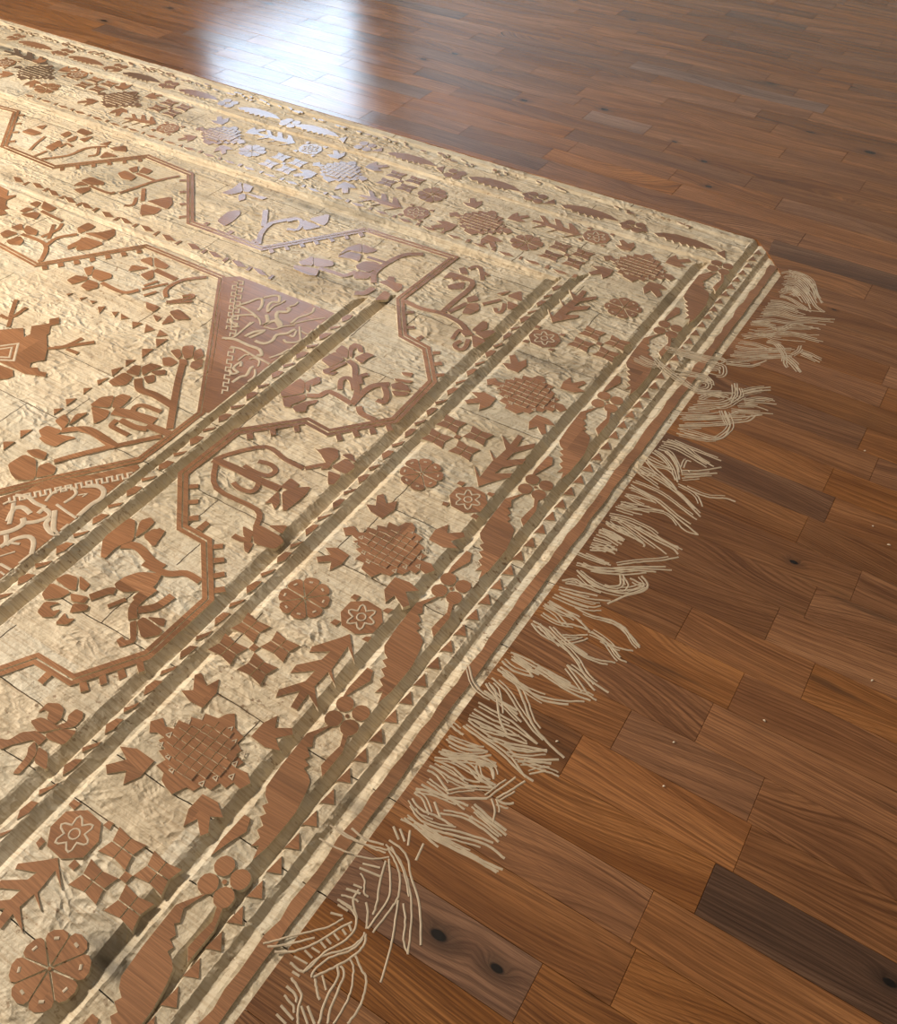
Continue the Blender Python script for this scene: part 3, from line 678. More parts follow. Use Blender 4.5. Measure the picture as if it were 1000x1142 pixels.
# ---- flowers of the inner border and the field: (crop, petals, stems)
FL = []
K1 = Crop(280,360,5); K2 = Crop(200,440,5); K3 = Crop(400,250,5); K4 = Crop(320,200,6.25); K5 = Crop(180,160,5); K6 = Crop(0,180,5); K7 = Crop(70,270,5.556); K8 = Crop(60,360,5); K9 = Crop(0,460,5.556)
K10 = Crop(0,320,7.138); K11 = Crop(0,640,5); K12 = Crop(160,560,5.556); K13 = Crop(0,760,6.25); KA = Crop(0,100,5)
FL += [
 (K1, [[(390,205),(470,160),(520,205),(440,245)],[(470,155),(505,125),(540,150),(535,195),(500,185)],[(545,135),(575,112),(615,125),(625,165),(600,160),(590,135),(565,150),(560,190),(548,185)],[(575,195),(640,165),(685,180),(650,195),(615,225)],[(400,260),(440,250),(520,215),(530,225),(450,265),(430,275),(480,272),(455,290),(405,280)]],
      [([(540,210),(575,240),(580,300),(590,380),(570,440)],.016)]),
 (K1, [[(165,385),(270,310),(298,330),(293,388),(240,400),(170,410)],[(175,420),(230,410),(300,400),(300,425),(220,455),(220,470),(185,465)],[(302,330),(380,298),(385,330),(340,350),(330,335),(320,380),(305,370)],[(230,470),(300,440),(370,430),(360,445),(310,460),(300,495),(250,495)]],
      [([(310,405),(380,405),(440,385),(560,452)],.016)]),
 (K1, [[(780,342),(830,330),(870,350),(888,380),(790,368)],[(785,378),(880,388),(860,405),(800,405)],[(840,275),(900,280),(890,300),(850,290)],[(800,310),(900,325),(880,335),(810,325)]],
      [([(560,455),(620,390),(680,350),(770,340)],.018),([(740,350),(755,400),(740,440),(700,430)],.016),([(495,370),(500,320),(530,305),(560,320),(572,370)],.014),([(610,340),(605,300),(650,285)],.013),([(600,465),(615,505),(690,540)],.017)]),
 (K2, [[(565,515),(620,465),(670,505),(610,530)],[(572,545),(640,520),(730,515),(700,560),(580,655)],[(480,605),(550,540),(558,600),(530,635),(515,600)]],
      [([(190,365),(280,330),(480,290),(590,360),(690,410)],.013),([(700,410),(770,395),(815,388)],.012),([(205,370),(205,520),(430,640),(430,725)],.013),([(190,360),(310,410),(430,470),(560,525)],.021),([(360,395),(420,430),(490,450),(535,425),(510,390),(440,370)],.013),([(445,470),(430,520),(390,540),(330,520),(300,490)],.013)]),
 (K2, [[(750,295),(770,310),(830,295),(880,305),(885,350),(850,375),(830,410),(790,415),(820,380),(800,350),(790,330)],[(850,400),(930,355),(980,400),(930,440),(880,420)],[(830,425),(900,450),(860,500),(830,500)],[(910,335),(960,330),(980,375),(930,350)]], []),
 (K2, [[(415,720),(470,740),(560,790),(580,820),(530,860),(420,830),(410,780)],[(500,730),(600,730),(570,775)],[(355,735),(420,770),(390,800),(360,790)],[(360,820),(410,830),(380,880),(365,870)]], [([(300,785),(340,805),(400,810)],.014)]),
 (K3, [[(470,300),(510,265),(560,280),(610,300),(560,295)],[(560,245),(590,240),(610,280),(570,275)],[(495,340),(590,320),(580,360),(500,360)]], [([(460,495),(530,430),(620,355),(628,315),(560,300),(520,305)],.016),([(615,250),(650,235),(680,250),(690,310)],.014),([(690,265),(720,285)],.013)]),
 (K3, [[(600,410),(650,395),(670,420),(610,435)],[(610,442),(665,440),(670,475),(620,500),(575,495)]], [([(500,490),(600,440)],.014)]),
 (K3, [[(770,385),(850,370),(800,395)],[(825,398),(905,370),(910,430)],[(830,430),(890,450),(850,475),(830,470)]], [([(690,445),(790,420)],.012),([(760,465),(770,488),(800,482),(812,440)],.012)]),
 (K3, [[(630,590),(690,540),(715,545),(715,580),(660,600)],[(645,603),(740,590),(760,600),(700,640)],[(630,615),(710,648),(640,690)]], [([(250,425),(350,470),(460,495),(560,545),(600,590),(622,618)],.017),([(610,640),(590,690),(550,695),(535,670),(570,650)],.013),([(520,640),(560,590),(600,620)],.012)]),
 (K4, [[(350,530),(420,475),(515,445),(520,508),(430,492)],[(350,538),(440,502),(518,522),(500,570),(440,550)],[(525,450),(625,490),(600,505),(530,515)],[(480,600),(540,570),(620,575),(650,600),(570,645),(490,625)],[(460,655),(500,640),(600,652),(560,690),(470,690)]], [([(560,540),(690,580)],.014),([(605,720),(610,650),(700,580),(820,525),(950,520)],.018),([(470,790),(540,790),(600,755)],.020)]),
 (K4, [[(80,575),(180,535),(178,600),(100,595)],[(187,545),(320,570),(320,600),(250,610),(190,603)],[(45,600),(100,605),(220,625),(205,670),(150,665),(50,625)]], [([(220,618),(330,650),(390,670),(440,660),(480,640)],.016)]),
 (K4, [[(640,715),(700,700),(710,675),(745,680),(750,720),(800,730),(800,760),(760,785),(700,740)],[(610,840),(680,775),(720,800),(700,835)]], []),
 (K4, [[(115,355),(110,280),(240,330)],[(150,275),(295,240),(280,300),(250,320)]], [([(0,345),(70,350),(100,310),(80,275),(0,290)],.013)]),
 (K5, [[(335,275),(400,250),(440,215),(452,268),(380,285)],[(458,220),(510,240),(490,270),(458,268)],[(460,277),(590,300),(560,312)],[(430,285),(465,280),(465,310),(430,320)]], []),
 (K5, [[(310,430),(370,380),(430,370),(440,390),(400,430),(350,460)]], [([(540,560),(555,500),(600,450),(640,435),(760,415)],.017),([(580,370),(570,460)],.018)]),
 (K6, [[(655,65),(700,50),(760,85),(730,105),(680,95)],[(715,40),(765,25),(765,55),(735,60)],[(772,60),(800,30),(850,50),(820,70)]], [([(760,65),(860,105)],.013),([(665,175),(740,150),(860,110),(1000,80)],.013),([(800,150),(795,220)],.014)]),
 (K6, [[(790,235),(900,262),(870,290),(780,300)],[(820,220),(955,195),(960,235),(930,265),(860,235)]], [([(690,245),(740,240),(760,200)],.012)]),
 (K6, [[(405,135),(450,110),(490,130)],[(450,105),(510,85),(580,115),(575,130),(500,130)],[(410,155),(500,140),(500,160),(450,180)]], [([(500,135),(600,175),(640,170)],.013)]),
 (K6, [[(165,235),(205,220),(230,230),(200,255)],[(245,220),(275,240),(315,260),(270,280),(230,260)],[(110,275),(150,255),(190,265),(130,285)],[(115,292),(200,280),(220,290),(200,320),(140,305)]], [([(230,275),(290,305),(345,330)],.013),([(345,345),(320,380),(230,420)],.012),([(300,350),(270,430)],.012),([(260,465),(320,425),(430,405)],.014)]),
 (K6, [[(60,365),(120,345),(128,380),(90,380)],[(132,385),(150,355),(210,385),(200,410),(150,405)],[(0,400),(40,380),(100,400),(20,425)],[(35,440),(110,415),(130,440),(110,465),(50,460)]], [([(120,405),(250,460),(235,540),(210,555)],.014)]),
 (K6, [[(375,470),(440,440),(460,420),(450,460),(380,490)],[(430,370),(490,340),(530,360),(500,380),(440,400)],[(470,400),(560,395),(640,375),(640,410),(590,440)],[(420,495),(465,418),(580,455),(500,490)]], []),
 (K7, [[(25,235),(80,205),(150,215),(150,230),(60,260)],[(130,160),(190,145),(175,200),(150,205)],[(195,165),(300,195),(300,220),(230,240),(180,215)],[(110,270),(160,232),(215,250),(215,280),(150,300)]], [([(240,250),(370,310),(470,295)],.015)]),
 (K7, [[(405,180),(430,140),(540,160)],[(475,110),(550,90),(555,150)],[(565,90),(660,145),(630,165),(570,150)],[(480,200),(560,170),(560,220),(520,235)]], [([(570,170),(700,230)],.020),([(500,270),(590,240)],.010),([(500,330),(580,305)],.010),([(490,290),(650,255)],.010),([(640,340),(640,290),(740,235),(890,215)],.013),([(640,370),(790,345),(800,325),(740,335)],.011),([(800,365),(660,375)],.010)]),
 (K7, [[(515,370),(600,400),(560,430),(520,410)],[(560,450),(610,465),(580,490)],[(610,510),(660,450),(690,490)],[(660,430),(720,415),(790,475),(700,480)]], []),
 (K8, [[(605,195),(650,190),(690,220),(650,240),(610,235)],[(650,155),(700,145),(710,180),(690,200)],[(720,130),(780,125),(770,190),(730,200),(715,160)],[(782,160),(820,140),(835,185),(780,208)],[(770,217),(830,200),(825,240),(790,260),(760,245)],[(700,202),(740,205),(740,235),(700,235)]], [([(715,230),(690,330),(670,440),(645,590)],.018),([(470,310),(480,370),(560,400),(660,460)],.022)]),
 (K8, [[(305,325),(390,275),(440,300),(400,345),(330,350)],[(400,275),(450,235),(485,240),(470,295)],[(490,245),(540,225),(600,240),(530,270),(495,290)],[(540,272),(620,260),(620,285),(570,290)],[(500,300),(560,288),(560,325),(520,335)]], []),
 (K8, [[(200,460),(260,415),(335,405),(310,472)],[(210,467),(310,490),(290,530),(225,560),(220,520)],[(325,470),(340,415),(380,395),(430,410),(400,445),(370,470)]], [([(330,490),(430,510),(560,550)],.030),([(370,540),(450,580),(520,590)],.018),([(520,570),(650,620)],.022),([(430,520),(450,470),(500,460),(595,495)],.014),([(350,540),(320,570),(345,590),(415,625)],.014)]),
 (K8, [], [([(0,135),(60,130),(160,85)],.012),([(60,130),(225,105)],.011),([(70,145),(130,170)],.010)]),
 (K8, [], [([(600,630),(320,690),(0,772)],.014),([(150,590),(220,610),(325,682)],.022)]),
 (K9, [[(240,110),(290,80),(380,110),(360,130),(260,150)],[(240,155),(360,135),(470,155),(400,175),(340,210),(280,190)],[(340,50),(400,10),(425,50),(390,100)],[(430,70),(470,10),(540,0),(450,60)]], [([(380,110),(530,100),(620,140),(720,210)],.018)]),
 (K9, [[(50,320),(150,260),(220,290),(220,390),(200,415),(100,415),(70,380)],[(165,235),(230,225),(290,250),(270,290),(200,270)],[(225,400),(240,330),(300,310),(345,340),(330,380),(260,395)]], [([(340,300),(480,260),(720,200)],.014)]),
 (K9, [[(640,780),(800,655),(835,670),(825,790),(720,830),(650,900),(625,890)],[(840,770),(870,670),(930,650),(955,680),(900,730)],[(890,770),(1000,710),(960,830)]], [([(750,820),(850,830),(940,920),(1010,960)],.020)]),
 (K12, [[(0,205),(60,165),(130,175),(110,210),(60,275)]], [([(0,375),(140,440),(260,440),(350,490)],.016)]),
 (K10, [[(0,340),(185,325),(190,400),(240,375),(250,310),(390,290),(395,255),(470,240),(470,290),(400,310),(390,370),(370,380),(375,490),(355,580),(245,600),(235,640),(300,640),(310,670),(370,680),(360,715),(190,690),(110,650),(0,600),(-60,590),(-60,345)],[(-60,615),(0,620),(100,658),(105,710),(60,730),(-60,740)]], [([(0,220),(80,245),(210,160)],.012),([(80,240),(125,100)],.012),([(65,315),(85,250)],.011),([(380,487),(510,475),(650,405)],.010),([(510,475),(750,440)],.010),([(530,490),(620,525)],.010)]),
 (K11, [[(235,110),(285,50),(390,100),(340,130),(250,140)],[(310,30),(370,0),(430,20),(420,90),(380,80)],[(445,10),(500,60),(470,90),(445,80)],[(395,110),(490,130),(470,160),(400,150)],[(210,210),(250,155),(330,160),(270,180),(290,210),(330,200),(300,235),(240,240)],[(390,215),(410,165),(490,175),(480,200)],[(310,275),(360,220),(370,250),(410,250),(370,280)]], [([(500,130),(600,95),(640,95)],.018)]),
 (K11, [[(640,55),(700,15),(780,-10),(900,0),(870,55),(760,160),(740,130),(790,90),(690,100),(650,80)],[(765,265),(800,240),(905,315),(880,340),(790,355)],[(822,240),(920,250),(910,290),(880,280)],[(650,370),(680,350),(690,370),(730,370),(725,270),(758,260),(755,375),(670,405)]], [([(600,180),(700,140)],.010),([(740,250),(750,170),(860,80)],.018),([(770,200),(870,180),(960,120)],.018)]),
 (K13, [[(270,210),(330,150),(410,155),(440,190),(420,260),(380,290),(330,260),(345,210),(310,190)],[(400,308),(470,285),(480,235),(530,195),(575,215),(570,260),(520,310),(430,328)],[(215,275),(290,250),(420,322),(270,352)],[(320,365),(440,332),(530,345),(440,440),(330,395)],[(0,400),(60,410),(150,355),(255,345),(320,392),(270,440),(230,400),(150,420),(70,440),(0,470)],[(240,422),(250,500),(190,580),(130,640),(95,635),(190,520),(200,460)],[(270,460),(330,500),(320,610),(240,560)]], []),
 (KA, [[(120,235),(165,215),(235,240),(180,255)],[(200,205),(260,195),(235,220)],[(335,250),(380,230),(400,245),(360,265)],[(425,235),(455,215),(520,240),(470,255)],[(440,275),(520,258),(470,292)],[(375,275),(430,255),(420,280),(380,290)],[(250,320),(330,280),(345,300),(290,340)]], [([(165,335),(200,300),(250,260)],.011),([(190,370),(260,340)],.011),([(330,320),(370,300),(400,315)],.011)]),
 (KA, [[(550,380),(590,345),(655,370)],[(610,325),(700,310),(705,345),(640,340)],[(550,305),(620,285),(600,310)]], [([(230,385),(380,365),(480,325),(600,315)],.013),([(490,370),(540,360),(550,320)],.011)]),
]
def soften(P, t=.13):
    P = [tuple(q) for q in P]
    P = offset(P if signed_area(P) > 0 else P[::-1], .0011)
    out = []
    for i in range(len(P)):
        a, b = P[i], P[(i+1) % len(P)]
        out += [(a[0]+(b[0]-a[0])*t, a[1]+(b[1]-a[1])*t), (a[0]+(b[0]-a[0])*(1-t), a[1]+(b[1]-a[1])*(1-t))]
    return out
for K, polys, stems in FL:
    root = None
    if stems:
        P, w = stems[0]; root = stroke('stem', K(P), w); root.name = 'carved_flower' if polys else 'twig'
        root.data.name = root.name
        for P, w in stems[1:]: stroke('stem', K(P), w, root)
    for P in polys:
        if root is None: root = prism('carved_flower', K(P) if K is K10 else soften(K(P)), skirt=.0014)
        else: prism('petal', K(P) if K is K10 else soften(K(P)), root, skirt=.0014)

# triangles round the central medallion
for K, T in ((K7, [[(360,440),(410,470),(360,475)],[(430,490),(490,500),(430,530)],[(515,505),(570,540),(505,560)],[(600,540),(650,575),(580,585)],[(575,600),(650,600),(580,650)],[(490,660),(560,660),(490,715)],[(20,320),(60,315),(30,330)],[(100,345),(150,338),(110,358)],[(165,360),(210,365),(180,378)],[(215,400),(265,395),(225,440)],[(300,430),(345,430),(320,460)]]),
            (K8, [[(400,205),(455,205),(400,240)],[(320,260),(385,245),(325,295)],[(240,320),(305,305),(245,345)],[(165,365),(210,360),(165,395)],[(65,425),(125,420),(70,460)],[(0,480),(50,475),(0,510)]]),
            (K9, [[(125,110),(200,105),(125,155)],[(20,180),(90,180),(20,230)]])):
    for t in T: prism('triangle_tooth', K(t))

# engraved square in the medallion
def engraved(parent, K, P, w, sm=True): hairline('engraved_line', K(P), w, parent, sm)
med = [o for o in rug.children if o.name.startswith('carved_flower')][0]
engraved(rug, K10, [(-40,475),(145,450),(110,585),(-40,578)], .007, False)
engraved(rug, K10, [(-40,500),(95,480),(75,560),(-40,556)], .006, False)

# ---- brown spandrels with engraved tracery
G1 = Crop(220,290,5.556)
def field_side(P): return [(min(x, -1.424), y) for x, y in P]
sp = prism('spandrel', field_side(G1([(165,105),(265,100),(340,130),(560,215),(740,285),(880,340),(800,430),(640,540),(350,760),(100,960),(40,940),(110,560),(130,420)])))
def square_wave(a, b, n, h):
    A, B = Vector(a), Vector(b); d = (B-A)/n; u = Vector((-d.y, d.x)).normalized()*h; out = []
    for i in range(n):
        q = A+d*i; out += [tuple(q), tuple(q+u), tuple(q+d*.5+u), tuple(q+d*.5)]
    return out+[tuple(B)]
S1 = Crop(230,300,6.25)
for w, P in ((.009,[(110,480),(200,490),(290,530),(370,560),(385,600),(350,600)]),(.006,[(170,540),(250,560),(320,600),(420,650),(500,690)]),(.006,[(130,490),(200,470),(260,420),(330,370)]),(.005,[(190,460),(240,440),(310,370)]),(.007,[(170,400),(220,400),(170,360),(200,330),(270,320),(330,320),(350,340)]),(.006,[(200,270),(240,260),(300,290),(330,310)]),(.008,[(230,250),(300,230),(350,210),(390,210),(385,260),(360,290)]),
    (.008,[(400,200),(470,185),(510,190),(505,230),(460,230),(430,260),(430,300)]),(.006,[(430,300),(470,260),(520,240),(550,220)]),(.010,[(420,320),(430,370),(400,390),(480,360),(510,400),(520,380),(490,340),(500,300),(560,300),(580,280),(560,270)]),(.006,[(580,260),(620,250),(640,230)]),(.007,[(590,380),(640,340),(700,320),(740,300),(755,270)]),(.005,[(610,380),(700,360),(760,350),(830,340)]),(.009,[(270,470),(330,440),(400,430),(370,450),(300,480)]),
    (.009,[(340,500),(400,520),(460,500),(490,460),(560,450),(600,430),(620,420)]),(.007,[(540,490),(560,510),(630,510),(700,500)]),(.005,[(650,400),(655,470),(670,500)]),(.006,[(580,460),(610,470),(630,430)]),(.005,[(660,430),(720,460),(770,440)]),(.006,[(440,620),(520,590),(580,560)]),(.006,[(500,600),(560,600)]),(.007,[(160,700),(180,730),(220,720),(190,690),(240,650),(240,680)]),(.008,[(180,790),(240,750),(280,740),(310,690),(330,680)]),(.006,[(340,700),(340,750),(300,790)]),(.005,[(300,630),(330,620),(370,640),(360,680)]),
    (.005,[(400,400),(470,420),(540,400),(620,390)]),(.005,[(330,310),(370,350),(380,390)]),(.005,[(220,640),(270,600),(300,600)])):
    hairline('engraved_line', field_side(S1(P)), w*1.15, sp, z=random.uniform(.0004, .0009))
for a, b, n, h in (((222,80),(165,470),8,-38),((190,90),(140,420),7,-30),((160,550),(110,870),6,-34)):
    hairline('engraved_key', S1(square_wave(a, b, n, h)), .0048, sp, False, z=.0006)
sp2 = prism('spandrel', field_side(K9([(-60,545),(0,525),(300,430),(560,385),(850,320),(870,345),(700,500),(540,640),(300,850),(100,1000),(-60,1090)])))
S2 = Crop(0,520,5.882)
for w, P in ((.009,[(100,190),(180,200),(230,240),(300,270)]),(.007,[(300,230),(340,180),(400,150),(470,140),(500,170),(480,200),(420,240)]),(.004,[(510,190),(570,180),(540,200)]),(.011,[(560,130),(640,130),(680,160),(670,210),(600,250),(530,310),(540,340)]),(.006,[(370,250),(440,300),(520,350)]),(.011,[(360,290),(350,410),(380,450),(330,430),(300,380),(330,340)]),(.010,[(170,370),(250,360),(330,320),(290,280),(250,310)]),(.011,[(50,360),(90,280),(150,270),(200,310)]),(.009,[(60,380),(80,300),(90,240)]),(.012,[(0,440),(80,420),(150,380),(150,340)]),(.010,[(40,520),(90,480),(180,460),(220,490),(210,560),(230,590)]),
    (.010,[(0,530),(40,500),(40,450)]),(.006,[(60,500),(130,510)]),(.004,[(0,590),(100,560)]),(.006,[(130,640),(190,610),(230,590)]),(.006,[(0,640),(90,690)]),(.004,[(0,690),(60,730)]),(.006,[(20,250),(60,230)]),(.007,[(400,420),(450,380)])):
    hairline('engraved_line', field_side(S2(P)), w*1.1, sp2, z=random.uniform(.0004, .0009))
hairline('engraved_key', S2(square_wave((60,205),(870,40),12,30)), .0055, sp2, False, z=.0006)
